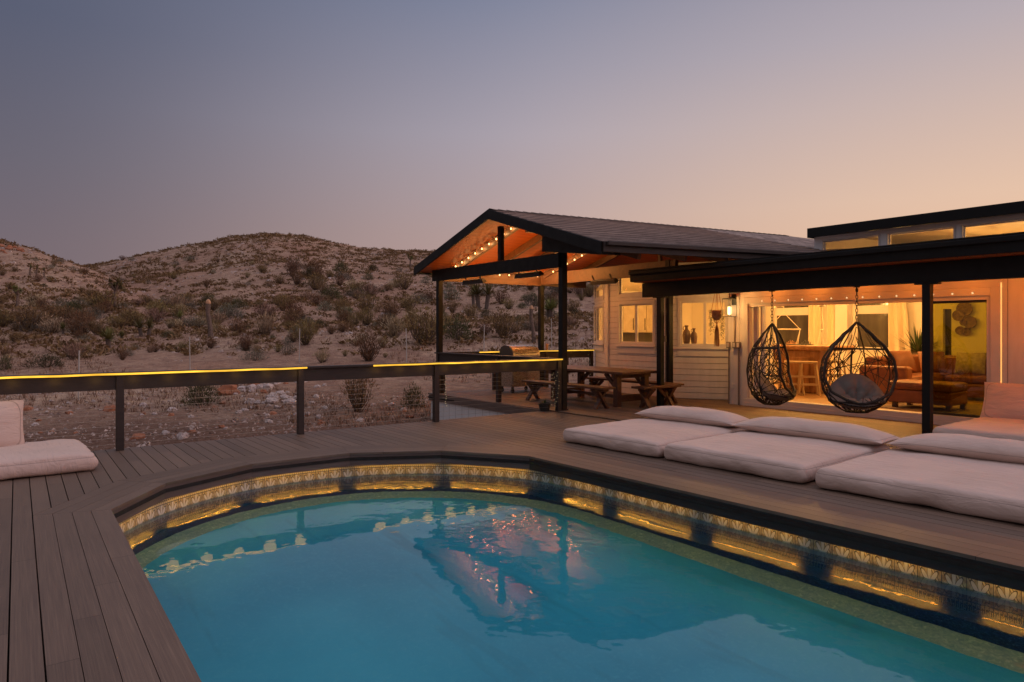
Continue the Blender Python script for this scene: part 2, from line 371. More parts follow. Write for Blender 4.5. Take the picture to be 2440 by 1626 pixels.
    c = g.mix(g.math('MULTIPLY', g.math('LESS_THAN', dg, 0.07), g.math('GREATER_THAN', b, 0.45)), c, (0.68, 0.55, 0.33, 1))
    c = g.mix(g.math('MULTIPLY', g.math('LESS_THAN', g.math('ABSOLUTE', g.math('SUBTRACT', dg, 0.12)), 0.022), g.math('GREATER_THAN', b, 0.45)), c, (0.05, 0.045, 0.04, 1))
    c = g.mix(edge, c, (0.03, 0.035, 0.05, 1)); c = g.mix(leaf, c, g.mix(nf, (0.78, 0.74, 0.68, 1), (0.55, 0.5, 0.46, 1)))
    # meander border along the top and bottom
    ku = g.math('FRACT', g.math('MULTIPLY', sp.outputs[0], 6.0)); kb = g.math('MULTIPLY', g.math('SUBTRACT', b, 0.80), 5.0)
    key = g.math('MAXIMUM', g.math('MULTIPLY', g.math('LESS_THAN', ku, 0.18), g.math('LESS_THAN', kb, 0.85)), g.math('MULTIPLY', g.math('LESS_THAN', g.math('ABSOLUTE', g.math('SUBTRACT', ku, 0.6)), 0.1), g.math('GREATER_THAN', kb, 0.3)))
    key = g.math('MAXIMUM', key, g.math('MULTIPLY', g.math('LESS_THAN', g.math('ABSOLUTE', g.math('SUBTRACT', kb, 0.45)), 0.09), g.math('GREATER_THAN', ku, 0.38)))
    isb = g.math('MULTIPLY', g.math('GREATER_THAN', b, 0.80), g.math('LESS_THAN', b, 1.0))
    c = g.mix(isb, c, g.mix(key, (0.66, 0.56, 0.36, 1), (0.06, 0.05, 0.04, 1)))
    lines = g.math('MAXIMUM', g.math('GREATER_THAN', g.math('ABSOLUTE', a), 0.485), g.math('LESS_THAN', g.math('ABSOLUTE', g.math('SUBTRACT', b, 0.785)), 0.012))
    c = g.mix(lines, c, (0.05, 0.055, 0.07, 1))
    c = g.mix(g.maprange(b, 0.30, 0.42, 1, 0), c, g.mix(nf, (0.05, 0.13, 0.24, 1), (0.2, 0.32, 0.42, 1)))
    g.link(c, p.inputs['Base Color']); p.inputs['Roughness'].default_value = 0.35; M['tile'] = m
    # water
    m = bpy.data.materials.new('water'); m.use_nodes = True; t = m.node_tree; t.nodes.clear(); g = N(t)
    out = g.new('ShaderNodeOutputMaterial'); rf = g.new('ShaderNodeBsdfRefraction'); gl = g.new('ShaderNodeBsdfGlossy')
    rf.inputs['Color'].default_value = (0.80, 0.96, 0.98, 1); rf.inputs['IOR'].default_value = 1.33; rf.inputs['Roughness'].default_value = 0.0
    gl.inputs['Roughness'].default_value = 0.012; gl.inputs['Color'].default_value = (1, 1, 1, 1)
    v = g.coord('Object'); patch = g.noise(v, 0.42, 2); big = g.noise(g.coord('Object', (1, 1, 1)), 1.1, 2); fine = g.noise(g.coord('Object', (1, 1, 1), (0, 0, 0.6)), 7, 1.0, 0.5); ff = g.noise(v, 18, 1.0)
    fx = g.math('MULTIPLY', fine, g.maprange(patch, 0.34, 0.62, 0.15, 1.0))
    h = g.math('ADD', g.math('MULTIPLY', big, 0.42), g.math('ADD', g.math('MULTIPLY', fx, 0.17), g.math('MULTIPLY', g.math('MULTIPLY', ff, 0.028), g.maprange(patch, 0.40, 0.62, 0.1, 1.0))))
    nb = g.bump(h, 0.30, 0.042); g.link(nb, gl.inputs['Normal']); g.link(nb, rf.inputs['Normal'])
    fr = g.new('ShaderNodeFresnel'); fr.inputs[0].default_value = 1.33; g.link(nb, fr.inputs['Normal'])
    mx = g.new('ShaderNodeMixShader'); g.link(fr.outputs[0], mx.inputs[0]); g.link(rf.outputs[0], mx.inputs[1]); g.link(gl.outputs[0], mx.inputs[2]); g.link(mx.outputs[0], out.inputs[0]); M['water'] = m
    # plants
    def leafmat(name, c1, c2, c3):
        m, g, p, out = base_mat(name); ge = g.new('ShaderNodeObjectInfo'); n = g.noise(g.coord('Object'), 3.5, 3)
        c = g.ramp(n, [(0.3, c1), (0.5, c2), (0.72, c3)]); hs = g.new('ShaderNodeHueSaturation'); g.link(c, hs.inputs['Color'])
        g.link(g.math('ADD', g.math('MULTIPLY', ge.outputs['Random'], 0.07), 0.465), hs.inputs['Hue']); g.link(g.math('ADD', g.math('MULTIPLY', ge.outputs['Random'], 0.5), 0.75), hs.inputs['Value'])
        g.link(hs.outputs[0], p.inputs['Base Color']); p.inputs['Roughness'].default_value = 0.8; p.inputs['Specular IOR Level'].default_value = 0.15; return m
    M['creo'] = leafmat('creosote', (0.13, 0.082, 0.04), (0.20, 0.128, 0.06), (0.27, 0.185, 0.09))
    M['sage'] = leafmat('sagebrush', (0.12, 0.115, 0.085), (0.17, 0.16, 0.12), (0.23, 0.21, 0.16))
    M['green'] = leafmat('greenbush', (0.06, 0.062, 0.028), (0.09, 0.09, 0.04), (0.13, 0.125, 0.058))
    M['dry'] = leafmat('dry_brush', (0.26, 0.18, 0.12), (0.34, 0.24, 0.16), (0.42, 0.32, 0.22))
    M['yucca'] = leafmat('yucca_leaf', (0.11, 0.115, 0.042), (0.17, 0.165, 0.06), (0.24, 0.215, 0.085))
    M['twig'] = mat('twig', (0.11, 0.075, 0.055), rough=0.9)
    M['bark'] = mat('joshua_bark', (0.2, 0.14, 0.11), (0.1, 0.07, 0.055), 0.95, 12, bump=0.5)
    M['thatch'] = mat('dead_thatch', (0.18, 0.14, 0.12), (0.09, 0.07, 0.06), 0.95, 14, (3, 3, 0.5), bump=0.4)
    M['snagtop'] = mat('pale_wood', (0.6, 0.36, 0.2), (0.42, 0.22, 0.12), 0.9, 9)
    M['rock'] = mat('desert_rock', (0.58, 0.49, 0.45), (0.30, 0.235, 0.22), 0.9, 3, bump=0.5, bdist=0.03, bscale=7)
    M['rockred'] = mat('rust_rock', (0.4, 0.16, 0.08), (0.25, 0.1, 0.055), 0.9, 3, bump=0.5, bdist=0.03, bscale=7)
    M['gravel'] = mat('rubble', (0.56, 0.45, 0.39), (0.2, 0.13, 0.11), 0.95, 1.4, bump=0.4, lo=0.3, hi=0.7)
    return M
M = make_materials()
# ------------------------------------------------------------------ camera
cam = bpy.data.cameras.new('camera'); co = bpy.data.objects.new('camera', cam); COL.objects.link(co)
co.location = (0, 0, CH); co.rotation_euler = (math.radians(90), 0, math.atan2(SA, CA))
cam.sensor_width = 36; cam.lens = 24; cam.shift_y = -(813 - V0)/2440; cam.clip_end = 6000; cam.clip_start = 0.05
sc.camera = co
# ------------------------------------------------------------------ dusk sky
SUN_EL, SUN_AZ = math.radians(2.0), math.radians(3.0)
w = bpy.data.worlds.new('World'); sc.world = w; w.use_nodes = True; t = w.node_tree; t.nodes.clear(); g = N(t)
out = g.new('ShaderNodeOutputWorld'); bg = g.new('ShaderNodeBackground'); g.link(bg.outputs[0], out.inputs[0])
tc = g.new('ShaderNodeTexCoord'); nrm = g.new('ShaderNodeVectorMath', operation='NORMALIZE'); g.link(tc.outputs['Generated'], nrm.inputs[0])
sp = g.new('ShaderNodeSeparateXYZ'); g.link(nrm.outputs[0], sp.inputs[0])
el = g.math('DIVIDE', g.math('ARCSINE', sp.outputs[2]), math.pi/2)           # 0 horizon .. 1 zenith
hl = g.math('SQRT', g.math('ADD', g.math('MULTIPLY', sp.outputs[0], sp.outputs[0]), g.math('MULTIPLY', sp.outputs[1], sp.outputs[1])))
glow = (math.sin(SUN_AZ), math.cos(SUN_AZ))                                  # azimuth of the afterglow (house axes)
sd = g.math('DIVIDE', g.math('ADD', g.math('MULTIPLY', sp.outputs[0], glow[0]), g.math('MULTIPLY', sp.outputs[1], glow[1])), g.math('MAXIMUM', hl, 0.001))
deg = lambda e: e/90.0
L = g.ramp(el, [(0.0, lin(122, 107, 112)), (deg(6), lin(118, 106, 114)), (deg(12), lin(107, 103, 116)), (deg(21), lin(90, 95, 116)), (deg(28), lin(90, 97, 120)), (deg(48), (0.34, 0.34, 0.44, 1)), (1.0, (0.80, 0.74, 0.84, 1))])
Cc = g.ramp(el, [(0.0, lin(197, 161, 148)), (deg(8), lin(188, 162, 158)), (deg(16), lin(174, 165, 176)), (deg(25.8), lin(132, 137, 160)), (deg(30), lin(124, 131, 156)), (deg(48), (0.36, 0.36, 0.46, 1)), (1.0, (0.80, 0.74, 0.84, 1))])
R = g.ramp(el, [(0.0, lin(246, 190, 145)), (deg(9.5), lin(234, 198, 172)), (deg(21), lin(186, 174, 180)), (deg(30), lin(150, 148, 166)), (deg(48), (0.38, 0.37, 0.46, 1)), (1.0, (0.80, 0.74, 0.84, 1))])
m1 = g.mix(g.maprange(sd, -0.12, 0.66, smooth=True), L, Cc); m2 = g.mix(g.maprange(sd, 0.45, 1.02, smooth=True), m1, R)
sky = g.new('ShaderNodeTexSky', sky_type='NISHITA'); sky.sun_disc = False; sky.sun_elevation = SUN_EL; sky.sun_rotation = SUN_AZ; sky.air_density = 1.2; sky.dust_density = 3
sc_n = g.mix(1.0, sky.outputs[0], (0.06, 0.06, 0.06, 1), 'MULTIPLY')
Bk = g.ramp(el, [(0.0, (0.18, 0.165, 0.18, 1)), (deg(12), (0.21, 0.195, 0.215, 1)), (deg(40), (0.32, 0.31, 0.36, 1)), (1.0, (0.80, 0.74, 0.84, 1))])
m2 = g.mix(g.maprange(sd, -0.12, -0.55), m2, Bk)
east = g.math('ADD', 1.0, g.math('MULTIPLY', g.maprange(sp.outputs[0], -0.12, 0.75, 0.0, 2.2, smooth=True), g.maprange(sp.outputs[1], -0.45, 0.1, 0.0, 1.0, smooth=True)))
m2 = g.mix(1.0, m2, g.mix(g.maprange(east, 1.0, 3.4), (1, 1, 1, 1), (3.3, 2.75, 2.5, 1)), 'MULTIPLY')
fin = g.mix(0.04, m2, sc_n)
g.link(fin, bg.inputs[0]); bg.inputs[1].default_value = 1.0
sun = bpy.data.lights.new('afterglow', 'SUN'); sun.energy = 0.5; sun.angle = math.radians(25); sun.color = (1.0, 0.72, 0.55)
so = bpy.data.objects.new('afterglow', sun); COL.objects.link(so)
e = math.radians(7); so.rotation_euler = Vector((-math.sin(SUN_AZ)*math.cos(e), -math.cos(SUN_AZ)*math.cos(e), -math.sin(e))).to_track_quat('-Z', 'Y').to_euler()
def lamp(name, loc, power, color, radius=0.05):
    l = bpy.data.lights.new(name, 'POINT'); l.energy = power; l.color = color; l.shadow_soft_size = radius
    o = bpy.data.objects.new(name, l); COL.objects.link(o); o.location = loc; return o

# ------------------------------------------------------------------ desert terrain
CREST_A = [(-500, 545), (-200, 556), (0, 578), (70, 591), (130, 613), (200, 637), (300, 682), (400, 712), (520, 745), (640, 790)]
CREST_B = [(-400, 650), (0, 642), (120, 640), (200, 635), (260, 627), (350, 604), (470, 582), (560, 564), (640, 557), (720, 562), (800, 580), (870, 592), (960, 597), (1040, 601), (1200, 607), (1400, 632), (1700, 676), (2000, 700), (2700, 712)]
def ground_base(d):
    return table(d, [(9.5, -2.3), (12.5, -1.15), (16, -0.8), (22, -0.35), (30, 0.3), (45, 1.2), (70, 1.7), (400, 1.7)])
def terrain(x, y):
    cx, d = to_cam(x, y); r = math.hypot(cx, d); th = math.atan2(cx, d)
    D = r*max(math.cos(th), 0.55) if d > 0 else r*0.55
    D = max(D, 0.1)
    u = U0 + F*math.tan(max(-0.95, min(0.95, th)))
    z0 = ground_base(D)
    n = noise.noise(Vector((x*0.05, y*0.05, 1.7)))*0.9 + noise.noise(Vector((x*0.16, y*0.16, 4.1)))*0.35
    fade = min(1.0, max(0.0, (D - 12)/25)); z0 += n*0.5*fade + 0.13*noise.noise(Vector((x*0.6, y*0.6, 0.3)))*min(1, max(0, (D - 9)/5))
    z0 += 0.3*max(-0.6, min(0.4, math.tan(max(-0.7, min(0.7, th)))))*fade
    best = z0
    for crest, Dc, r0, pw in ((CREST_A, 95.0, 34.0, 1.5), (CREST_B, 165.0, 30.0, 1.35)):
        v = table(u, crest); zc = CH + (V0 - v)*Dc/F
        t = (D - r0)/(Dc - r0)
        if t <= 0: continue
        if t <= 1: gq = math.sin(math.pi/2*t)**pw; h = z0 + ((V0 - v)/F - (z0 - CH)/D)*gq*D
        else: gq = max(0.0, math.cos((t - 1)*1.6)); h = z0 + (zc - z0)*gq
        bell = max(0.0, 1 - (2*min(t, 1.0) - 1)**2)
        h += noise.noise(Vector((x*0.045, y*0.045, 9.0 + Dc)))*1.5*bell + noise.noise(Vector((x*0.2, y*0.2, 2.0)))*0.4*min(1, t*3)
        best = max(best, h)
    return best
def hit(u, v, dmin=14.0, dmax=240.0):
    d = dmin
    while d < dmax:
        cx = (u - U0)/F*d; x, y = to_world(cx, d); z = CH + (V0 - v)*d/F
        if z <= terrain(x, y): return Vector((x, y, terrain(x, y))), d
        d += 0.12 + d*0.004
    return None, None
tm = MB(); TH = []
a = -180.0
while a < 180.0:
    TH.append(a); a += 0.28 if -42 <= a < 10 else (0.8 if -55 <= a < 45 else 6.0)
RR = [5.0]
while RR[-1] < 260: RR.append(RR[-1]*1.0125 + 0.04)
RR += [320, 420, 600, 900, 1500, 3000]
for r in RR:
    for a in TH:
        th = math.radians(a); x, y = to_world(r*math.sin(th), r*math.cos(th))
        tm.v.append((x, y, terrain(x, y) if r < 520 else lerp(0, -6, (r - 520)/2500)))
nt = len(TH)
for i in range(len(RR) - 1):
    for j in range(nt):
        k = (j + 1) % nt
        tm.f.append([i*nt + j, i*nt + k, (i + 1)*nt + k, (i + 1)*nt + j]); tm.uv.append([(0, 0)]*4)
tag(tm.build('desert_ground', M['soil'], smooth='all'), kind='structure')

# ------------------------------------------------------------------ plants
def leaf_cloud(mb, n, rx, rz, size, rng, shape='dome', z0=0.0, droop=0.3):
    for _ in range(n):
        a = rng.uniform(0, 2*math.pi); q = rng.random()**0.5
        if shape == 'fan':
            h = rng.random()**0.75; rad = rx*(0.15 + 0.85*h)*q; z = z0 + rz*h*(1 - 0.45*q*q)
        else:
            h = rng.random(); ph = math.acos(h); rad = rx*math.sin(ph)*(0.55 + 0.45*rng.random()); z = z0 + rz*h*(0.5 + 0.5*rng.random())
        lump = 1 + 0.28*math.sin(3*a + n) + 0.18*math.sin(7*a + 2*n)
        p = Vector((rad*lump*math.cos(a), rad*lump*math.sin(a), z))
        d = Vector((p.x/rx*0.8 + rng.uniform(-.7, .7), p.y/rx*0.8 + rng.uniform(-.7, .7), 0.75 + rng.uniform(-droop, .5))).normalized()
        s = d.cross(Vector((rng.uniform(-1, 1), rng.uniform(-1, 1), rng.uniform(-1, 1)))).normalized()
        L = size*rng.uniform(0.6, 1.5); wd = L*rng.uniform(0.16, 0.34)
        mb.add([p - s*wd*0.5, p + s*wd*0.5, p + d*L], [(0, 1, 2)])
def stems(mb, n, rx, rz, rng, r=0.012):
    for _ in range(n):
        a = rng.uniform(0, 2*math.pi); q = rng.uniform(0.2, 0.95)
        p0 = Vector((rng.uniform(-.06, .06), rng.uniform(-.06, .06), -0.08)); p2 = Vector((rx*q*math.cos(a), rx*q*math.sin(a), rz*rng.uniform(0.55, 0.95)))
        pm = p0.lerp(p2, 0.5) + Vector((math.cos(a), math.sin(a), 0))*rx*0.12 - Vector((0, 0, rz*0.06)) + Vector((rng.uniform(-.08, .08), rng.uniform(-.08, .08), 0))
        mb.tube([p0, pm, p2], [r*1.3, r, r*0.4], 4)
def rosette(mb, c, L, n, rng, tilt=(-0.5, 1.2), w=0.05):
    for _ in range(n):
        a = rng.uniform(0, 2*math.pi); e = rng.uniform(*tilt); d = Vector((math.cos(a)*math.cos(e), math.sin(a)*math.cos(e), math.sin(e)))
        s = d.cross(Vector((0, 0, 1)));  s = s.normalized() if s.length > 0.01 else Vector((1, 0, 0))
        l = L*rng.uniform(0.7, 1.1); m_ = c + d*l*0.45; ww = w*rng.uniform(0.7, 1.2)
        mb.add([c - s*ww*0.3, c + s*ww*0.3, m_ + s*ww*0.5, c + d*l, m_ - s*ww*0.5], [(0, 1, 2, 3, 4)])
PROTO = {}
def proto_bush(kind, k):
    rng = random.Random(hash((kind, k)) % 1000 if False else (len(kind)*97 + k*13 + ord(kind[0])))
    f = MB(); s = MB()
    if kind == 'creosote':
        leaf_cloud(f, 900, 0.62, 1.0, 0.10, rng, 'fan'); stems(s, 34, 0.55, 0.95, rng, 0.010); mf = M['creo']
    elif kind == 'sage':
        leaf_cloud(f, 800, 0.55, 0.62, 0.075, rng, 'dome'); stems(s, 14, 0.4, 0.5, rng, 0.010); mf = M['sage']
    elif kind == 'green':
        leaf_cloud(f, 1300, 0.6, 0.85, 0.085, rng, 'dome'); stems(s, 20, 0.5, 0.75, rng, 0.010); mf = M['green']
    else:
        leaf_cloud(f, 420, 0.5, 0.6, 0.12, rng, 'fan'); stems(s, 40, 0.55, 0.6, rng, 0.006); mf = M['dry']
    nm = {'creosote': 'creosote_bush', 'sage': 'sagebrush', 'green': 'green_bush', 'dry': 'dry_shrub'}[kind]
    root = thing(nm, None, None); f.build('foliage', mf, root); s.build('stem', M['twig'], root)
    return root
def plant(kind, k, pos, size, rz, label, cat, group=None, wide=1.0):
    key = (kind, k)
    if key not in PROTO: PROTO[key] = proto_bush(kind, k); o = PROTO[key]
    else: o = copy_tree(PROTO[key])
    o.location = pos; o.scale = (size*wide, size*wide, size); o.rotation_euler = (0, 0, rz)
    for q in ('group',):
        if q in o: del o[q]
    return tag(o, label, cat, group)
prng = random.Random(3)
# the bushes one can pick out, by where they grow: u, base row, height and width in photo pixels, kind
NAMED = [
 (878, 862, 74, 92, 'creosote', 'big dark creosote bush growing just beyond the railing, left of the pavilion'),
 (852, 985, 105, 92, 'creosote', 'olive brush seen through the cables just below the biggest creosote bush'),
 (480, 968, 66, 88, 'green', 'dark green bush behind the railing cables beside the rock pile'),
 (586, 838, 46, 44, 'creosote', 'round brown creosote bush on the flat right of the bare leaning trunk'),
 (686, 846, 38, 36, 'sage', 'grey-green round bush beside the steel stake in the middle of the flat'),
 (728, 822, 64, 74, 'creosote', 'rusty brown bush directly behind the middle steel stake'),
 (607, 862, 30, 62, 'sage', 'low grey sagebrush pair spreading in front of the round brown bush'),
 (768, 866, 30, 40, 'dry', 'small dry grey shrub right above the unlit stretch of railing'),
 (872, 748, 52, 64, 'creosote', 'yellow-brown creosote bush halfway up the slope above the big dark one'),
 (790, 716, 38, 58, 'green', 'dark green clump on the hill foot above the middle stake'),
 (632, 800, 52, 56, 'dry', 'bare twiggy shrub with a thin fan of branches on the flat'),
 (1010, 820, 90, 130, 'creosote', 'wide olive thicket behind the left pavilion post'),
 (1090, 812, 62, 84, 'green', 'grey-green bush between the left pavilion post and the next stake'),
 (1200, 808, 70, 90, 'creosote', 'brown thicket under the pavilion roof left of the grill'),
 (1070, 716, 48, 56, 'sage', 'pale sagebrush seen under the pavilion beam by its left post'),
 (940, 806, 50, 62, 'dry', 'thin leafless bush by the stake left of the pavilion'),
 (112, 876, 34, 80, 'green', 'low green brush on the flat behind the left end of the railing'),
 (176, 858, 40, 52, 'dry', 'straw coloured shrub near the leftmost steel stake'),
 (70, 790, 64, 90, 'creosote', 'dark brown brush mass at the foot of the left hill'),
 (190, 802, 50, 70, 'creosote', 'dark rust bush right of the brush mass under the left hill'),
 (8, 885, 36, 40, 'green', 'yellow-green plant cut by the left edge of the photo above the railing'),
 (1320, 706, 34, 44, 'sage', 'grey bush on the slope seen between the two right pavilion posts'),
 (1275, 790, 30, 46, 'dry', 'dry shrub at the foot of the dead trunk under the pavilion'),
 (1380, 700, 32, 40, 'creosote', 'dark bush on the slope beside the house corner'),
 (985, 975, 62, 60, 'green', 'leafy green bush at the corner of the white deck skirt'),
 (700, 760, 40, 60, 'creosote', 'brown bush in the thicket belt at the foot of the middle hill'),
]
for i, (u, v, hp, wp, kind, lab) in enumerate(NAMED):
    p, d = hit(u, v, 15.0)
    if p is None: continue
    hm = hp*d/F; wm = wp*d/F
    nat = {'creosote': 1.0, 'sage': 0.62, 'green': 0.85, 'dry': 0.6}[kind]; natw = {'creosote': 1.25, 'sage': 1.1, 'green': 1.2, 'dry': 1.0}[kind]
    s = hm/nat
    plant(kind, i % 2, p, s, prng.uniform(0, 6.28), lab, 'bush', wide=min(1.7, (wm/natw)/s))
# the countless rest: mid-size bushes as objects by belt, far tufts as one mass
BELTS = [  # u range, v range, count, height px range, kinds, zone words
 (-30, 640, 725, 800, 92, (18, 50), 'the brush belt below the left hill'),
 (640, 1030, 640, 800, 84, (16, 44), 'the middle hill above the railing'),
 (-30, 640, 620, 725, 60, (9, 20), 'the upper hill faces'),
 (1050, 1420, 675, 800, 46, (18, 42), 'the slope seen under the pavilion roof'),
 (0, 1000, 805, 870, 34, (12, 28), 'the sandy flat beyond the railing'),
]
KN = {'creosote': ('brown creosote bush', 'bush'), 'sage': ('low grey sagebrush', 'bush'), 'green': ('small dark green bush', 'bush'), 'dry': ('dry straw coloured shrub', 'bush')}
for u0, u1, v0, v1, cnt, hr, zone in BELTS:
    for i in range(cnt):
        u = prng.uniform(u0, u1); v = prng.uniform(v0, v1); p, d = hit(u, v, 18.0)
        if p is None: continue
        kind = prng.choices(['creosote', 'sage', 'green', 'dry'], [0.5, 0.24, 0.1, 0.16])[0]
        s = prng.uniform(*hr)*d/F/{'creosote': 1.0, 'sage': 0.62, 'green': 0.85, 'dry': 0.6}[kind]*(0.7 if kind != 'creosote' else 1.0)
        plant(kind, prng.randrange(2), p, min(2.4, s), prng.uniform(0, 6.28), '%s on %s' % (KN[kind][0], zone), 'bush', '%s plants on %s' % (KN[kind][0], zone), prng.uniform(0.85, 1.25))
far = MB(); frng = random.Random(11)
for i in range(8200):
    u = frng.uniform(-60, 1440); D = 32 + 133*frng.random()**0.75
    cx = (u - U0)/F*D; x, y = to_world(cx, D)
    dens = noise.noise(Vector((x*0.06, y*0.06, 5.5)))
    if dens < -0.28 and frng.random() < 0.7: continue
    z = terrain(x, y); r = frng.uniform(0.14, 0.5)*(1 + 0.3*dens) * (0.8 + D/400); hgt = r*frng.uniform(0.7, 1.2)
    c = Vector((x, y, z - 0.05))
    for k in range(24):
        a = frng.uniform(0, 6.28); q = frng.random()**0.6; hh = frng.random()*(1.05 - 0.55*q)
        p = c + Vector((math.cos(a)*r*q, math.sin(a)*r*q, hgt*hh)); dv = Vector((math.cos(a)*q + frng.uniform(-.6, .6), math.sin(a)*q + frng.uniform(-.6, .6), frng.uniform(0.1, 1.0)))*r*0.5
        s = dv.cross(Vector((frng.uniform(-1, 1), frng.uniform(-1, 1), 0.3))).normalized()*r*0.22
        far.add([p - s, p + s, p + dv], [(0, 1, 2)])
tag(far.build('hill_brush', M['creo']), 'small brown and grey brush dotted over the desert hills', 'brush', kind='stuff')
far2 = MB()
for i in range(14000):
    u = frng.uniform(-60, 1440); D = 17 + 60*frng.random()**1.2
    cx = (u - U0)/F*D; x, y = to_world(cx, D); z = terrain(x, y)
    if noise.noise(Vector((x*0.11, y*0.11, 8.5))) < -0.05: continue
    h = frng.uniform(0.06, 0.22)
    for k in range(4):
        a = frng.uniform(0, 6.28); dx = Vector((math.cos(a), math.sin(a), 0)); b = Vector((x, y, z - 0.02)) + dx*frng.uniform(0, .1)
        far2.add([b, b + Vector((dx.y, -dx.x, 0))*0.035, b + dx*h*0.55 + Vector((0, 0, h))], [(0, 1, 2)])
tag(far2.build('dry_grass', M['dry']), 'short straw coloured dry grass over the sandy flat', 'grass', kind='stuff')

def joshua(u, vb, hp, label, forks, seed, lean=0.0, rose=True):
    p, d = hit(u, vb, 16.0); h = hp*d/F; rng = random.Random(seed)
    root = thing('joshua_tree', label, 'joshua tree', p, 0)
    tr = MB(); cr = MB(); r = 0.045*h + 0.03
    top = Vector((lean*h, lean*h*0.5, h*0.62)); mid = top*0.5 + Vector((0.04*h, -0.03*h, 0))
    tr.tube([Vector((0, 0, -0.2)), mid, top], [r*1.25, r, r*0.85], 7)
    for k in range(forks):
        a = 6.28*k/forks + rng.uniform(-.4, .4); q = top + Vector((math.cos(a)*h*0.16, math.sin(a)*h*0.16, h*rng.uniform(0.12, 0.3)))
        tr.tube([top, top.lerp(q, 0.5) + Vector((math.cos(a), math.sin(a), 0))*h*0.04, q], [r*0.85, r*0.8, r*0.7], 6)
        rosette(cr, q, h*0.2, 70, rng, (-1.0, 1.4), h*0.03)
    tr.build('trunk', M['bark'], root, smooth=True); cr.build('crown', M['yucca'], root)
    return root
joshua(43, 735, 52, 'small joshua tree with forked crown on the bare face of the left hill', 3, 1)
joshua(275, 737, 68, 'joshua tree with dark bushy head standing in the gully between the hills', 4, 2)
joshua(978, 642, 34, 'lone joshua tree high on the ridge left of the pavilion eave', 3, 4)
joshua(88, 662, 28, 'tiny joshua tree in the thin row on the left hillside', 2, 5)
joshua(72, 660, 26, 'joshua tree standing leftmost in the row on the left hillside', 2, 15)
joshua(106, 664, 24, 'shortest joshua tree at the right end of the row on the left hillside', 2, 16)
joshua(1386, 716, 52, 'dark joshua tree just left of the house wall, seen under the pavilion', 3, 6)
def snag(u, vb, hp, label, lean, wid):
    p, d = hit(u, vb, 16.0); h = hp*d/F; w_ = wid*d/F/2
    root = thing('dead_trunk', label, 'dead tree', p); tr = MB(); tp = MB()
    pts = [Vector((0, 0, -0.2)), Vector((lean*h*0.3, 0, h*0.35)), Vector((lean*h*0.9, 0, h*0.7)), Vector((lean*h*0.8, 0, h*0.93))]
    Rz = Matrix.Rotation(math.atan2(SA, CA), 3, 'Z'); pts = [Rz @ q for q in pts]
    tr.tube(pts, [w_*1.15, w_*0.95, w_*0.9, w_*1.1], 8); tr.build('trunk', M['bark'], root, smooth=True)
    tp.ball(pts[-1] + Vector((0, 0, w_*0.3)), w_*1.12, 8, 6, 1.5); tp.build('broken_top', M['snagtop'], root, smooth=True)
snag(503, 806, 88, 'tall bare leaning trunk with a broken orange top on the flat', -0.10, 11)
snag(1273, 818, 86, 'grey dead trunk with pale tip seen under the pavilion roof', -0.10, 9)
def yucca(u, vb, hp, label, heads, seed, trunk=0.45):
    p, d = hit(u, vb, 16.0); h = hp*d/F; rng = random.Random(seed)
    root = thing('yucca', label, 'yucca', p); tr = MB(); cr = MB()
    for k in range(heads):
        a = 6.28*k/max(1, heads) + seed; o_ = Vector((math.cos(a), math.sin(a), 0))*h*0.22*(heads > 1); hh = h*trunk*rng.uniform(0.8, 1.1)
        tr.tube([o_*0.6 + Vector((0, 0, -.15)), o_ + Vector((0, 0, hh))], [h*0.07, h*0.085], 7)
        rosette(cr, o_ + Vector((0, 0, hh)), h*0.55, 80, rng, (-0.25, 1.45), h*0.05)
    tr.build('trunk', M['thatch'], root, smooth=True); cr.build('leaves', M['yucca'], root)
yucca(345, 804, 54, 'yucca with a thick thatched trunk left of the bare leaning trunk', 2, 1)
yucca(428, 776, 38, 'spiky bright yucca between the thatched yucca and the bare trunk', 1, 2)
yucca(258, 838, 62, 'dark yucca clump on the flat right of the leftmost stake', 2, 3, 0.5)
yucca(150, 798, 34, 'yellow-tipped yucca in the brush under the left hill', 1, 4)
yucca(219, 736, 24, 'small yellow yucca at the foot of the left hill spur', 1, 5, 0.3)
yucca(834, 756, 32, 'bright yucca on the middle hill beside the yellow-brown bush', 2, 6, 0.3)
yucca(1150, 738, 64, 'tall yucca with dead grey skirt seen under the pavilion beam', 2, 7, 0.6)
yucca(1128, 732, 50, 'shorter yucca with dead grey skirt at the left of the tall one', 1, 8, 0.65)
yucca(1310, 762, 60, 'spiky yucca seen between the two right pavilion posts', 2, 9, 0.4)
yucca(290, 812, 36, 'low yucca in front of the brush belt', 1, 10, 0.25)
# steel fence stakes in a loose line across the flat
for i, (u, vt, lab) in enumerate([(187, 836, 'thin pale steel stake at the left end of the row, nearest the left hill'), (453, 803, 'thin steel stake standing between the two left railing posts'), (713, 784, 'thin steel stake above the second visible railing post'),
                     (969, 783, 'thin steel stake just left of the pavilion'), (1153, 775, 'thin steel stake seen under the pavilion left of the grill'), (1315, 760, 'thin steel stake seen just left of the corner pavilion post')]):
    d = 18.0; H = 1.5
    while d < 60:
        cx = (u - U0)/F*d; x, y = to_world(cx, d); zt = terrain(x, y)
        if CH + (V0 - vt)*d/F <= zt + H and d > 20: break
        d += 0.2
    st = MB(); st.box(-0.02, 0.02, -0.006, 0.006, -0.3, H); st.box(-0.006, 0.006, 0.006, 0.03, -0.3, H)
    o = st.build('fence_stake', M['gstake']); o.location = (x, y, zt); o.rotation_euler = (0, 0.015*(-1)**i, 0.9)
    tag(o, lab, 'stake', 'steel stakes beyond the railing')
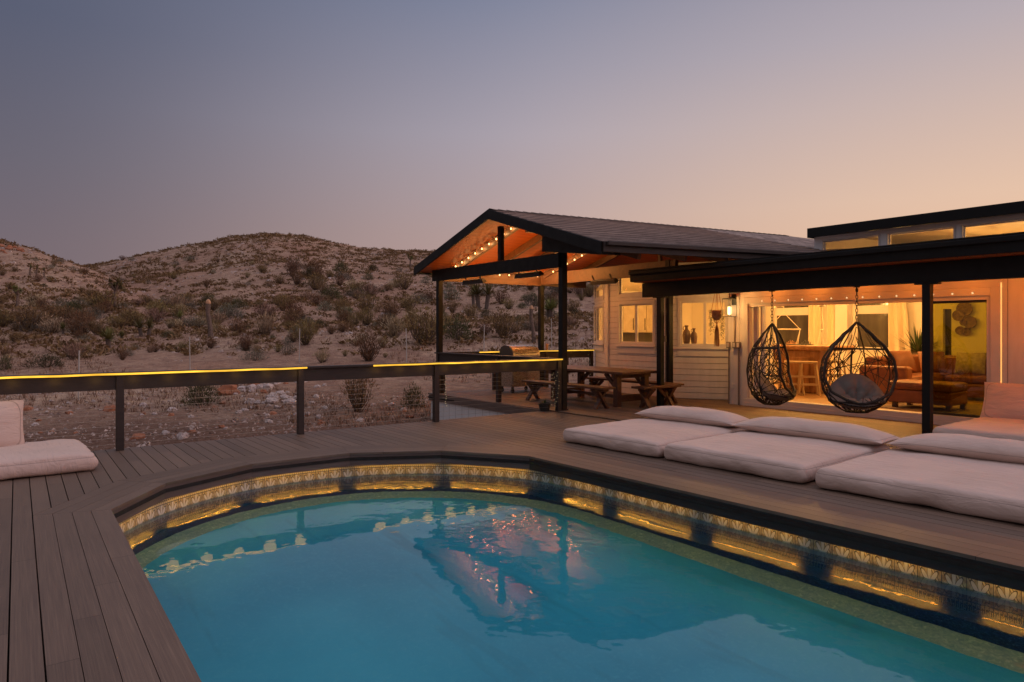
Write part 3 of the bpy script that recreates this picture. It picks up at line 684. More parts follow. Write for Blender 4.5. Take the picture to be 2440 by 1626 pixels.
# rocks below the railing
def rock_mesh(seed, m):
    bm = bmesh.new(); bmesh.ops.create_icosphere(bm, subdivisions=2, radius=1)
    for vv in bm.verts:
        n = noise.noise(vv.co*1.3 + Vector((seed*3.1, 0, 0)))*0.55 + noise.noise(vv.co*3 + Vector((0, seed, 0)))*0.2
        vv.co *= (1 + n); vv.co.z *= 0.6
        c = round(vv.co.z*3)/3; vv.co.z = lerp(vv.co.z, c, 0.4)
    me = bpy.data.meshes.new('boulder'); bm.to_mesh(me); bm.free(); me.materials.append(m); return me
RM = [rock_mesh(i, M['rock'] if i % 4 else M['rockred']) for i in range(8)]
rng = random.Random(21)
NR = [(548, 940, 44, 0, 'large pale boulder at the left end of the rock pile behind the railing'), (600, 930, 22, 1, 'flat grey rock near the top of the rock pile'), (410, 980, 20, 2, 'pale round rock below the green bush'), (325, 1046, 26, 4, 'rusty rock right beside the foot of the leftmost railing post'),
      (262, 980, 24, 4, 'rust red rock left of the leftmost railing post'), (64, 980, 20, 4, 'rust red stone behind the left cushion'), (436, 1048, 26, 3, 'grey stone by the deck edge between the left railing posts'), (650, 960, 24, 5, 'brownish stone in the rock pile near the second railing post')]
def put_rock(u, v, wp, mi, lab, grp):
    p, d = hit(u, v, 13.0)
    if p is None: return
    o = bpy.data.objects.new('boulder', RM[mi]); COL.objects.link(o); s = wp*d/F/2
    o.location = p + Vector((0, 0, s*0.22)); s *= 1.25; o.scale = (s, s*rng.uniform(0.7, 1.1), s*rng.uniform(0.7, 1.2)); o.rotation_euler = (rng.uniform(-.2, .2), rng.uniform(-.2, .2), rng.uniform(0, 6.28)); tag(o, lab, 'rock', grp)
for a_ in NR: put_rock(*a_, 'rocks behind the railing')
for i in range(70):
    u = rng.gauss(640, 60); v = rng.uniform(900, 965)
    if 545 < u < 790: put_rock(u, v, rng.uniform(8, 24), rng.choice([0, 1, 2, 3, 5, 6, 7]), 'rock in the pile of rubble seen through the cables', 'rocks in the rubble pile')
for i in range(56): put_rock(rng.uniform(0, 990), rng.uniform(955, 1040), rng.uniform(6, 18), rng.randrange(8), 'loose stone on the slope below the deck edge', 'stones on the slope')
for i in range(20): put_rock(rng.uniform(600, 1150), rng.uniform(660, 800), rng.uniform(6, 12), rng.choice([1, 2, 3, 5]), 'pale stone on the lower face of the middle hill', 'stones on the middle hill')
for i in range(16): put_rock(rng.uniform(-10, 70), rng.uniform(584, 606), rng.uniform(6, 15), 4, 'dark rock in the outcrop along the crest of the left hill', 'rocks on the left crest')
hr = MB()
for i in range(5200):
    u = rng.uniform(-60, 1440); D = 28 + 130*rng.random()**0.8; cx = (u - U0)/F*D; x, y = to_world(cx, D)
    if noise.noise(Vector((x*0.09, y*0.09, 3.3))) < 0.02: continue
    z = terrain(x, y); s = rng.uniform(0.05, 0.24)*(0.7 + D/160)
    b0 = [Vector((x + math.cos(a_)*s*rng.uniform(.7, 1.2), y + math.sin(a_)*s*rng.uniform(.7, 1.2), z - 0.05)) for a_ in (0.3, 1.9, 3.4, 4.9)]; t0 = [q_*0.45 + Vector((x, y, z - 0.05))*0.55 + Vector((0, 0, s*rng.uniform(.4, .9))) for q_ in b0]
    hr.add(b0 + t0, [(4, 5, 6, 7), (0, 1, 5, 4), (1, 2, 6, 5), (2, 3, 7, 6), (3, 0, 4, 7)])
tag(hr.build('hill_rubble', M['gravel']), 'broken pale stones strewn over the desert hills', 'rubble', kind='stuff')
gr = MB()
for i in range(6000):
    d = rng.uniform(12.5, 23); u = rng.uniform(-50, 1330); cx = (u - U0)/F*d; x, y = to_world(cx, d)
    if x > -11.3: continue
    z = terrain(x, y); s = rng.uniform(0.015, 0.07) * (1.3 if noise.noise(Vector((x*.5, y*.5, 0))) > 0 else 0.7)
    vs = [Vector((x, y, z)) + Vector((rng.uniform(-s, s), rng.uniform(-s, s), q)) for q in (0, 0, 0)] + [Vector((x + rng.uniform(-s, s)*.5, y + rng.uniform(-s, s)*.5, z + s*rng.uniform(.3, .9)))]
    gr.add(vs, [(0, 1, 3), (1, 2, 3), (2, 0, 3)])
tag(gr.build('gravel', M['gravel']), 'loose broken stone on the slope below the deck', 'gravel', kind='stuff')
# ------------------------------------------------------------------ pool outline (house axes), slight skew of the far side as surveyed
def skew(p):
    x, y, z = p
    s = 0.0 if y < 0.7 else (0.046*min(1.0, (y - 0.7)/4.7))
    return Vector((x, y + s*(max(-11.0, min(4, x)) + 7.0), z))
PEND = [(-7.16, 0.68), (-8.05, 1.28), (-8.60, 2.34), (-8.60, 3.62), (-8.05, 4.69), (-7.02, 5.37)]     # inner edge of the pool end
def offset_poly(pts, d):
    """outward offset of the open chain: first along -X run at low y, last along +X run at high y"""
    P = [Vector((4.0, pts[0][1]))] + [Vector(p) for p in pts] + [Vector((4.0, pts[-1][1]))]
    outp = []
    for i in range(1, len(P) - 1):
        a, b, c = P[i - 1], P[i], P[i + 1]
        n1 = Vector(((b - a).y, -(b - a).x)).normalized(); n2 = Vector(((c - b).y, -(c - b).x)).normalized()
        n1 = -n1 if n1.dot(b - Vector((-5.5, 3.0))) < 0 else n1; n2 = -n2 if n2.dot(b - Vector((-5.5, 3.0))) < 0 else n2
        m = (n1 + n2).normalized(); outp.append(b + m*(d/max(0.3, m.dot(n1))))
    return [(p.x, p.y) for p in outp]
BW, PITCH, GAP = 0.57, 0.145, 0.009
XR = 4.0
OUTP = offset_poly(PEND, BW)
deck = MB(); under = MB()
def slab(mb, poly, z1, z0, uvfn=None):
    t = [skew((x, y, z1)) for x, y in poly]; b = [skew((x, y, z0)) for x, y in poly]; n = len(poly)
    mb.add(t, [tuple(range(n))], [[uvfn(x, y) for x, y in poly]] if uvfn else None)
    for i in range(n):
        j = (i + 1) % n
        mb.add([t[i], b[i], b[j], t[j]], [(0, 1, 2, 3)], [[uvfn(*poly[i])]*2 + [uvfn(*poly[j])]*2] if uvfn else None)
def xcross(y, chain):
    for (x0, y0), (x1, y1) in zip(chain, chain[1:]):
        if (y0 <= y <= y1) or (y1 <= y <= y0):
            return lerp(x0, x1, (y - y0)/(y1 - y0)) if abs(y1 - y0) > 1e-6 else x0
    return None
YLO, YHI = OUTP[0][1], OUTP[-1][1]
XL, XL2, YP = -10.78, -15.62, 8.72
def strips(mb, gap, z1, z0, uv):
    i = -40; y = YLO - 40*PITCH
    while y < 14.2:
        y0, y1 = y + gap/2, y + PITCH - gap/2
        fn = (lambda X, Y, i=i, y=y: (X, i + 0.02 + 0.96*(Y - y)/PITCH)) if uv else None
        def lay(x0a, x0b, x1a, x1b, mid=()):
            poly = [(x0a, y0), (x1a, y0)] + list(mid) + [(x1b, y1), (x0b, y1)]
            slab(mb, poly, z1, z0, fn)
        c0, c1 = max(y0, YLO), min(y1, YHI)
        xl0 = XL if y0 < YP else XL2
        if y1 <= YLO or y0 >= YHI or y1 > YHI and y0 >= YHI:
            lay(xl0, xl0, XR, XR)
        elif y0 < YHI < y1:
            xa = xcross(y0, OUTP); lay(XL, XL, XR, XR) if False else slab(mb, [(XL, y0), (xa - gap, y0), (OUTP[-1][0], YHI + 0.003), (XR, YHI + 0.003), (XR, y1), (XL, y1)], z1, z0, fn)
        else:
            xa, xb = xcross(max(y0, YLO + 1e-4), OUTP), xcross(min(y1, YHI - 1e-4), OUTP)
            mid = [(px - gap, py) for px, py in OUTP if y0 < py < y1]
            lay(XL, XL, xa - gap, xb - gap, mid)
        i += 1; y += PITCH
strips(deck, GAP, 0.0, -0.026, True)
strips(under, 0.0, -0.09, -0.12, False)  # dark sheet added below the boards to stop light and darken the gaps
# picture-frame border: four concentric runs of boards
for k in range(4):
    o0 = BW*k/4; o1 = BW*(k + 1)/4 - 0.004
    if k == 0: o0 = -0.012
    a = offset_poly(PEND, o0); b = offset_poly(PEND, o1)
    a = [(XR, a[0][1])] + a + [(XR, a[-1][1])]; b = [(XR, b[0][1])] + b + [(XR, b[-1][1])]
    for j in range(len(a) - 1):
        p, q, r_, s_ = Vector(a[j]), Vector(a[j + 1]), Vector(b[j + 1]), Vector(b[j])
        d = (q - p).normalized(); e0 = d*0.0015
        p2, q2, r2, s2 = p + e0, q - e0, r_ - e0, s_ + e0; org = Vector(p); L = lambda X, Y, org=org, d=d: (Vector((X, Y)) - org).dot(d)
        nrm_ = Vector((-d.y, d.x)); idx = 300 + k*11 + j
        fn = lambda X, Y, org=org, d=d, nrm_=nrm_, idx=idx: ((Vector((X, Y)) - org).dot(d) + 1.0, idx + 0.05 + 0.9*min(1, abs((Vector((X, Y)) - org).dot(nrm_))/(BW/4)))
        slab(deck, [tuple(p2), tuple(q2), tuple(r2), tuple(s2)], 0.002, -0.026, fn)
    for j in range(len(a) - 1):
        slab(under, [a[j], a[j + 1], b[j + 1], b[j]], -0.06, -0.10)
tag(deck.build('deck', M['deck']), kind='structure')
tag(under.build('gap_shade_sheet', M['under']), kind='structure')
# deck edge boards and the white skirt of the raised dining deck
ed = thing('deck_skirt', 'white painted skirt with dark edge board under the raised dining deck corner', 'deck skirt', (XL, YP, 0))
b = MB(); b.box(XL2 - XL - 0.03, 0.0, -0.05, -0.012, -0.19, -0.004); b.box(XL2 - XL - 0.04, XL2 - XL - 0.012, -0.012, 5.2, -0.19, -0.004); b.build('edge_board', M['fascia'], ed, bevel=0.003)
b = MB(); b.box(XL2 - XL + 0.02, 0.2, -0.01, 0.03, -1.9, -0.19); b.box(XL2 - XL + 0.02, XL2 - XL + 0.06, 0.03, 5.2, -1.9, -0.19); b.build('skirt_panel', M['skirt'], ed)
ed2 = MB(); ed2.box(XL - 0.035, XL - 0.006, -6, YP - 0.06, -0.2, -0.006); tag(ed2.build('deck_edge_board', M['fascia'], bevel=0.003), 'dark edge board under the railing where the deck meets the rocky slope', 'deck edge')

# ------------------------------------------------------------------ pool
pool = thing('swimming_pool', 'round-ended swimming pool with lit patterned tile band under a dark deck edge', 'swimming pool', (0, 0, 0))
ZW = -0.335
C0 = Vector((-6.2, 3.03)); RW = 2.60
def pool_line(r, n=48, xr=5.0, step=0.35):
    pts = []
    x = xr
    while x > C0.x: pts.append(Vector((x, C0.y - r))); x -= step
    for i in range(n + 1):
        a = -math.pi/2 - math.pi*i/n; pts.append(C0 + Vector((math.cos(a), math.sin(a)))*r)
    x = C0.x + step
    while x < xr: pts.append(Vector((x, C0.y + r))); x += step
    return pts
def wall_band(r0, z0, r1, z1, name, m, tile=None):
    b = MB(); A = pool_line(r0); B = pool_line(r1); s = 0
    for i in range(len(A) - 1):
        ln = (A[i + 1] - A[i]).length; u0, u1 = (s/tile, (s + ln)/tile) if tile else (0, 1); s += ln
        b.add([skew((*A[i], z0)), skew((*A[i + 1], z0)), skew((*B[i + 1], z1)), skew((*B[i], z1))], [(0, 1, 2, 3)], [[(u0, 0), (u1, 0), (u1, 1), (u0, 1)]])
    return b.build(name, m, pool, smooth='all')
wall_band(RW, -0.49, RW, -0.17, 'tile_band', M['tile'], 0.172)
wall_band(RW, -0.17, RW, -0.03, 'wall_top', M['concrete'])
wall_band(RW, -1.30, RW, -0.49, 'liner_wall', M['liner'])
wall_band(RW - 0.20, -1.43, RW, -1.30, 'liner_cove', M['cove'])
b = MB(); P = [skew((*p, -1.43)) for p in pool_line(RW - 0.20)][::-1]; b.add(P, [tuple(range(len(P)))]); b.build('liner_floor', M['pfloor'], pool)
# fascia boards hanging below the deck edge, one per side of the pool end
inn = offset_poly(PEND, 0.0); ofs = offset_poly(PEND, 0.028)
ch0 = [(XR, inn[0][1])] + inn + [(XR, inn[-1][1])]; ch1 = [(XR, ofs[0][1])] + ofs + [(XR, ofs[-1][1])]
for j in range(len(ch0) - 1):
    p, q, r_, s_ = (Vector(ch0[j]), Vector(ch0[j + 1]), Vector(ch1[j + 1]), Vector(ch1[j])); d = (q - p).normalized()*(-0.0006*(j % 2))
    b = MB(); b.hexa([skew((*(v_), -0.172 - 0.001*(j % 2))) for v_ in (p + d, q - d, r_ - d, s_ + d)], [skew((*(v_), -0.027)) for v_ in (p + d, q - d, r_ - d, s_ + d)])
    b.build('edge_fascia', M['fascia'] if j < 6 else M['rail'], pool)
# led strips tucked behind the fascia, broken at each joint
lo = offset_poly(PEND, 0.05); chl = [(XR, lo[0][1])] + lo + [(XR, lo[-1][1])]
def led_run(p, q):
    b = MB(); b.bar(skew((*p, -0.150)), skew((*q, -0.150)), 0.016, 0.014); b.build('led_strip', M['ledpool'], pool)
RL = RW - 0.035
def strip_at(P):
    # led tape stuck under the deck edge, shining down the wall
    lit = MB()
    for p_, q_ in zip(P, P[1:]):
        n_ = Vector((-(q_ - p_).y, (q_ - p_).x)).normalized()*0.0065
        lit.quad(skew((*(p_ + n_), -0.158)), skew((*(q_ + n_), -0.158)), skew((*(q_ - n_), -0.158)), skew((*(p_ - n_), -0.158)))
    lit.build('led_strip', M['ledpool'], pool)
def led_arc(a0, a1):
    strip_at([C0 + Vector((math.cos(t_), math.sin(t_)))*RL for t_ in [lerp(a0, a1, i/14) for i in range(15)]])
angs = [math.atan2(p_[1] - C0.y, p_[0] - C0.x) % (2*math.pi) for p_ in PEND]
for a0, a1 in zip(angs, angs[1:]): led_arc(a0 - 0.045, a1 + 0.045)
for x0, x1 in ((-6.92, -6.0), (-5.72, -4.72), (-4.42, -3.5), (-3.2, -2.36), (-2.06, -1.1), (-0.8, 0.3), (0.6, 1.6)):
    strip_at([Vector((lerp(x0, x1, i/6), C0.y + RL)) for i in range(7)])
b = MB(); P = [skew((*p, ZW)) for p in pool_line(RW + 0.03)][::-1]; b.add(P, [tuple(range(len(P)))])
tag(b.build('pool_water', M['water']), kind='structure')

# ------------------------------------------------------------------ cable railings
def railing(p, q, posts, label, strips_=(), cables=9, face=1, end_posts=True, top=1.06, board=0.19, wrap=()):
    """posts at distances along p->q; strips_ = lit spans (s0,s1) on the +left side (face=1) or right (-1)"""
    p = Vector((p[0], p[1], 0)); q = Vector((q[0], q[1], 0)); d = (q - p).normalized(); L = (q - p).length
    root = thing('cable_railing', label, 'railing', p, math.atan2(d.y, d.x), 'cable railings of the deck')
    b = MB(); b.box(-0.03, L + 0.03, -0.075, 0.075, top - 0.035, top); b.build('top_cap', M['rail'], root, bevel=0.004)
    b = MB(); b.box(0, L, -0.019, 0.019, top - 0.045 - board, top - 0.04); b.build('rail_board', M['rail'], root, bevel=0.003)
    for s in posts:
        b = MB(); b.box(s - 0.047, s + 0.047, -0.047, 0.047, 0.0, top - 0.036); b.build('post', M['rail'], root, bevel=0.004)
    for k in range(cables):
        z = 0.09 + k*(top - board - 0.14)/cables
        b = MB(); b.tube([(0, 0, z), (L*0.5, 0, z - 0.004), (L, 0, z)], 0.0022, 5); b.build('cable', M['cable'], root)
    for s0, s1 in strips_:
        b = MB(); n = max(2, int((s1 - s0)/0.4)); b.tube([(lerp(s0, s1, i/n), face*(0.078 + 0.004*math.sin(i*1.9)), top - 0.022 + 0.003*math.sin(i*2.7)) for i in range(n + 1)], 0.0145, 6); b.build('led_strip', M['led'], root, smooth=True)
    return root
XRL = -10.62
railing((XRL, -4.0), (XRL, 8.92), [0.05, 2.6, 5.13, 7.60, 10.03, 12.86], 'long cable railing with yellow light strip between the pool deck and the desert', [(0, 7.68), (8.80, 12.90)], face=-1)
railing((-15.42, 8.80), (-10.75, 8.86), [0.06, 2.72], 'unlit dark railing across the gable end of the dining deck', (), cables=8)
railing((-15.42, 8.90), (-15.0, 13.85), [0.06, 1.6, 3.3, 4.0, 4.9], 'far cable railing with light strip behind the grill', [(1.1, 4.95)], cables=8, face=-1)
for y_ in [-3.2 + 0.45*i for i in range(28)]:
    if 3.75 < y_ < 4.75: continue
    lamp('led_rope_lamp', (XRL + 0.13, y_, 0.965), 0.25, (1.0, 0.56, 0.10), 0.08)
# fairy lights wound round posts and cables
def fairy(label, pts, n, spread, seed):
    root = thing('fairy_lights', label, 'fairy lights', pts[0], 0, 'fairy lights on the railings'); r_ = random.Random(seed)
    o = Vector(pts[0]); P = []
    for i in range(n):
        t = i/(n - 1)*(len(pts) - 1); k = min(int(t), len(pts) - 2); c = Vector(pts[k]).lerp(Vector(pts[k + 1]), t - k)
        a = i*1.5; P.append(c - o + Vector((math.cos(a)*spread, math.sin(a)*spread, r_.uniform(-.015, .015))))
    b = MB(); b.tube(P, 0.0022, 4); b.build('wire', M['plastic'], root)
    b = MB()
    for q in P: b.ball(q + Vector((0, 0, -0.006)), 0.0065, 6, 4)
    b.build('bulb', M['fairy'], root)
    return root
fairy('fairy lights wound down the corner post of the long railing', [(XRL, 8.78, 0.80), (XRL, 8.78, 0.12)], 34, 0.075, 1)
fairy('single drop of fairy lights beside the third post of the long railing', [(XRL, 6.22, 0.80), (XRL, 6.24, 0.28)], 14, 0.012, 2)
fairy('fairy lights wound round the middle post of the far railing', [(-15.14, 12.2, 0.88), (-15.14, 12.2, 0.55)], 22, 0.09, 3)
fairy('fairy lights wound low round the house-side post of the far railing', [(-15.02, 13.6, 0.92), (-15.02, 13.7, 0.1)], 30, 0.09, 4)

# ------------------------------------------------------------------ cushions
def soft_slab(L, W, H, seg=(44, 40, 5), puff=0.03, wr=0.012, seed=0, ex=0.10):
    """rounded mattress: L along x, W along y, sits on z=0"""
    b = MB(); nx, ny, nz = seg; rr = ex
    def pt(u, v, w_):
        x = (u - 0.5)*L; y = (v - 0.5)*W; z = w_*H
        c = Vector((x, y, z)); r = min(H*0.42, 0.085)
        core = Vector((max(-L/2 + r, min(L/2 - r, x)), max(-W/2 + r, min(W/2 - r, y)), max(r, min(H - r, z))))
        d = c - core
        if d.length > r: c = core + d.normalized()*r
        fx = 1 - (2*u - 1)**2; fy = 1 - (2*v - 1)**2
        if w_ > 0.5: c.z += puff*(fx*fy)**0.35*(w_ - 0.5)*2
        n = noise.noise(Vector((x*2.2 + seed, y*2.2, z*3))); n2 = noise.noise(Vector((x*5 + seed, y*5 + z*8, z*5)))
        c += Vector((n, n2, n))*wr + Vector((0, 0, n2*wr*0.4))
        c.z = max(c.z, 0.003); return c
    def face(fn, na, nb):
        base = [fn(i/na, j/nb) for j in range(nb + 1) for i in range(na + 1)]
        b.add(base, [(j*(na + 1) + i, j*(na + 1) + i + 1, (j + 1)*(na + 1) + i + 1, (j + 1)*(na + 1) + i) for j in range(nb) for i in range(na)])
    g2 = lambda t: 0.5 - 0.5*math.cos(math.pi*t)*(0.75 + 0.25*abs(math.cos(math.pi*t)))
    face(lambda a, c: pt(g2(a), g2(c), 1), nx, ny); face(lambda a, c: pt(g2(a), g2(1 - c), 0), nx, ny)
    face(lambda a, c: pt(g2(a), 0, c), nx, nz); face(lambda a, c: pt(g2(1 - a), 1, c), nx, nz)
    face(lambda a, c: pt(0, g2(1 - a), c), ny, nz); face(lambda a, c: pt(1, g2(a), c), ny, nz)
    return b
def weld(o):
    bm = bmesh.new(); bm.from_mesh(o.data); bmesh.ops.remove_doubles(bm, verts=bm.verts, dist=0.0008); bmesh.ops.recalc_face_normals(bm, faces=bm.faces); bm.to_mesh(o.data); bm.free()
    for p in o.data.polygons: p.use_smooth = True
    return o
def pillow_mesh(L, W, H, seed=0, n=(56, 26), wr=0.012, pinch=0.10, sag=0.0):
    b = MB(); nx, ny = n
    def pt(i, j, sgn):
        u = -math.cos(math.pi*i/nx); v = -math.cos(math.pi*j/ny)
        pr = max(0.0, (1 - abs(u)**3.4)**0.62*(1 - abs(v)**2.4)**0.62)
        x = u*L/2*(1 - pinch*0.25*(1 - v*v)*abs(u)**3); y = v*W/2*(1 - pinch*(1 - u*u)*abs(v)**3*0.5)
        z = sgn*H/2*pr + wr*noise.noise(Vector((x*4 + seed, y*5, sgn)))*(0.3 + pr)
        z += -0.03*abs(u)**4
        return Vector((x, y, z + sag*math.sin(u*2 + seed)))
    for sgn in (1, -1):
        base = [pt(i, j, sgn) for j in range(ny + 1) for i in range(nx + 1)]
        b.add(base, [(j*(nx + 1) + i, j*(nx + 1) + i + 1, (j + 1)*(nx + 1) + i + 1, (j + 1)*(nx + 1) + i)[::sgn] for j in range(ny) for i in range(nx)])
    return b
def seam(pts, r, parent, m): 
    b = MB(); b.tube(pts, r, 5, closed=True); return b.build('piping', m, parent, smooth='all')
def mattress(cx, cy, L, W, rz, label, seed, H=0.19, puff=0.03):
    root = thing('floor_mattress', label, 'mattress', (cx, cy, 0.004), rz, 'floor mattresses on the deck')
    o = weld(soft_slab(L, W, H, puff=puff, seed=seed*7.7, wr=0.020 if seed == 6 else 0.014).build('mattress', M['canvas'], root))
    return root
def bolster(cx, cy, z, L, W, H, rz, label, seed, tilt=(0, 0), name='bolster_pillow'):
    root = thing(name, label, 'pillow', (cx, cy, z), 0, 'pillows on the floor mattresses')
    root.rotation_euler = (tilt[0], tilt[1], rz)
    o = weld(pillow_mesh(L, W, H, seed*3.3, wr=0.014).build('pillow', M['canvas'], root))
    hx, hy = L/2*1.0, W/2*1.0
    return root
mattress(-6.83, 7.58, 1.78, 2.2, math.radians(3.2), 'pale floor mattress nearest the picnic table, leftmost of the poolside row', 1)
mattress(-4.97, 7.70, 1.86, 2.2, math.radians(3.0), 'pale floor mattress in the middle of the poolside row', 2, 0.195)
mattress(-2.94, 7.84, 2.02, 2.3, math.radians(3.4), 'pale floor mattress cut by the right edge, nearest the camera', 3, 0.20)
bolster(-6.93, 8.47, 0.305, 1.78, 0.62, 0.25, math.radians(5), 'long pale pillow on the leftmost poolside mattress', 1)
bolster(-5.02, 8.55, 0.31, 2.02, 0.62, 0.25, math.radians(4.5), 'long pale pillow on the middle poolside mattress', 2)
bolster(-2.95, 8.66, 0.32, 2.0, 0.62, 0.25, math.radians(4), 'long pale pillow on the mattress cut by the right edge', 3)
mattress(-3.2, 11.55, 2.4, 1.95, math.radians(1.5), 'orange-lit daybed mattress by the house wall at the right edge', 4, 0.255, 0.02)
bk = bolster(-3.35, 12.42, 0.53, 2.1, 0.60, 0.2, math.radians(1.5), 'orange-lit back cushion leaning on the house wall at the right edge', 5, (math.radians(70), 0), 'back_cushion')
mattress(-9.84, -0.50, 1.44, 2.45, math.radians(4.0), 'pale floor mattress at the left edge of the deck by the railing', 6, 0.20)
bolster(-10.36, -0.74, 0.48, 1.65, 0.60, 0.18, math.radians(94), 'pale upright cushion leaning on the railing at the left edge', 7, (math.radians(72), 0), 'back_cushion')

# ------------------------------------------------------------------ dining pavilion
pav = thing('pavilion', 'open gabled pavilion with dark posts, orange pine ceiling and shingle roof', 'pavilion', (0, 0, 0))
PX0, PX1, PY0, PY1 = -15.4, -10.66, 8.85, 12.2
for x, y in ((PX0, PY0), (PX1, PY0 + 0.16), (PX0, PY1), (PX1 + 0.02, PY1)):
    b = MB(); b.box(x - 0.065, x + 0.065, y - 0.065, y + 0.065, 0, 2.91 if x < -15 else 3.25); b.box(x - 0.08, x + 0.08, y - 0.08, y + 0.08, 0, 0.02); b.build('post', M['black'], pav, bevel=0.004)
def beam(name, p, q, w, h, m): b = MB(); b.bar(p, q, w, h); return b.build(name, m, pav, bevel=0.004)
beam('front_beam', (PX0 - 0.28, PY0 - 0.02, 3.05), (PX1 + 0.02, PY0 + 0.07, 3.05), 0.09, 0.29, M['black'])
b = MB(); prof = [(PX0 - 0.1, 2.92), (PX1 - 0.25, 2.92), (PX1 + 0.0, 2.94), (PX1 + 0.16, 3.0), (PX1 + 0.24, 3.1), (PX1 + 0.26, 3.24), (PX0 - 0.1, 3.24)]
b.hexa([(x, PY1 - 0.05, z) for x, z in prof], [(x, PY1 + 0.05, z) for x, z in prof]); b.build('back_beam', M['rafter'], pav)
beam('side_beam', (PX0, PY0 + 0.1, 3.04), (PX0, 13.9, 3.04), 0.1, 0.29, M['rafter'])
RT0, RT1 = (-12.43, 8.40, 4.28), (-11.50, 18.4, 4.40)
LE0, LE1 = (-15.88, 8.40, 3.27), (-15.2, 18.4, 3.27)
RE0, RE1 = (-8.86, 8.40, 3.20), (-7.45, 14.48, 3.20)
RM1 = tuple(lerp(a_, c_, (14.48 - 8.4)/10) for a_, c_ in zip(RT0, RT1))
V3 = Vector
def roof_quad(mb, a, b_, c, d, off=0.0, uvs=True):
    a, b_, c, d = [V3(p) + V3((0, 0, off)) for p in (a, b_, c, d)]
    if uvs:
        ul = (b_ - a).length; vl = (d - a).length; mb.add([a, b_, c, d], [(0, 1, 2, 3)], [[(0, 0), (ul, 0), (ul, vl), (0, vl)]])
    else: mb.add([a, b_, c, d], [(0, 1, 2, 3)])
# shingles laid in real overlapping courses
def courses(mb, e0, e1, r0, r1, n):
    e0, e1, r0, r1 = V3(e0), V3(e1), V3(r0), V3(r1); ul = (e1 - e0).length; vl = (r0 - e0).length
    for i in range(n):
        t0, t1 = i/n, (i + 1)/n; a, b_, c, d = e0.lerp(r0, t0), e1.lerp(r1, t0), e1.lerp(r1, t1), e0.lerp(r0, t1)
        up = V3((0, 0, 0.014)); v0, v1 = t0*vl, t1*vl
        mb.add([a + up, b_ + up, c + up*0.15, d + up*0.15], [(0, 1, 2, 3)], [[(0, v0), (ul, v0), (ul, v1), (0, v1)]])
        mb.add([a, b_, b_ + up, a + up], [(0, 1, 2, 3)], [[(0, v0)]*4])
b = MB(); courses(b, RE0, RE1, RT0, RM1, 26); courses(b, LE1, LE0, RT1, RT0, 26)
roof_quad(b, RM1, (-7.45, 14.48, 3.2), (-6.6, 18.4, 3.32), RT1)
for i in range(46):   # ridge caps
    p0 = V3(RT0).lerp(V3(RT1), i/46); p1 = V3(RT0).lerp(V3(RT1), (i + 1.25)/46); s = V3((0.16, 0, -0.045)); u_ = V3((0, 0, 0.03))
    for sg in (1, -1):
        q = V3((0.16*sg, 0, -0.048)); b.add([p0 + u_*0.9, p0 + q + u_*0.9, p1 + q + u_*0.4, p1 + u_*0.4], [(0, 1, 2, 3)], [[(0, 0), (.3, 0), (.3, .14), (0, .14)]])
b.build('shingle_roof', M['shingle'], pav)
b = MB(); z_ = -0.13
for qd in ((RE0, RE1, RM1, RT0), (LE1, LE0, RT0, RT1)): roof_quad(b, *qd, off=z_, uvs=False)
b.build('pine_ceiling', M['pine'], pav)
def barge(p, q, h, th, m, name='barge_board', dy=0.0):
    p, q = V3(p) + V3((0, dy, 0)), V3(q) + V3((0, dy, 0)); b = MB(); n = (q - p).cross(V3((0, 0, 1))).normalized()*th/2
    b.hexa([p - n + V3((0, 0, -h)), q - n + V3((0, 0, -h)), q + n + V3((0, 0, -h)), p + n + V3((0, 0, -h))], [p - n, q - n, q + n, p + n]); return b.build(name, m, pav, bevel=0.003)
barge(LE0, RT0, 0.215, 0.04, M['black'], dy=-0.022); barge(RT0, RE0, 0.215, 0.04, M['black'], dy=-0.022)
barge((RE0[0] + 0.02, RE0[1] + 0.0, 3.2), (RE1[0] + 0.02, RE1[1], 3.2), 0.18, 0.05, M['rail'], 'eave_fascia')
barge((LE0[0] - 0.02, LE0[1], 3.27), (LE1[0] - 0.02, LE1[1], 3.27), 0.18, 0.04, M['black'], 'eave_fascia')
b = MB(); b.bar((RE0[0] + 0.09, RE0[1] + 0.03, 3.165), (RE1[0] + 0.09, RE1[1], 3.165), 0.10, 0.075); b.build('gutter', M['rail'], pav, bevel=0.01)
# rafters, king post, ridge beam, outrigger
for y in (9.25, 10.25, 11.2, 12.15, 13.2):
    t = (y - 8.4)/10; tp = V3(RT0).lerp(V3(RT1), t) + V3((0, 0, -0.215)); le = V3(LE0).lerp(V3(LE1), t) + V3((0.42, 0, -0.215 + 0.124)); re = V3(RE0).lerp(V3(RE1), (y - 8.4)/6.08) + V3((-0.1, 0, -0.19))
    b = MB(); b.bar(le, tp, 0.085, 0.17); b.build('rafter', M['rafter'], pav, bevel=0.003)
    b = MB(); b.bar(tp, re, 0.085, 0.17); b.build('rafter', M['rafter'], pav, bevel=0.003)
b = MB(); b.bar(V3(RT0) + V3((0.08, 0.95, -0.29)), V3(RT1) + V3((0, 0, -0.30)), 0.09, 0.28); b.build('ridge_beam', M['rafter'], pav)
b = MB(); b.box(-12.72, -12.6, PY0 - 0.03, PY0 + 0.07, 3.2, 3.98); b.build('king_post', M['black'], pav, bevel=0.004)
b = MB(); zr = lambda x: lerp(RT0[2], RE0[2], (x - RT0[0])/(RE0[0] - RT0[0])) - 0.15
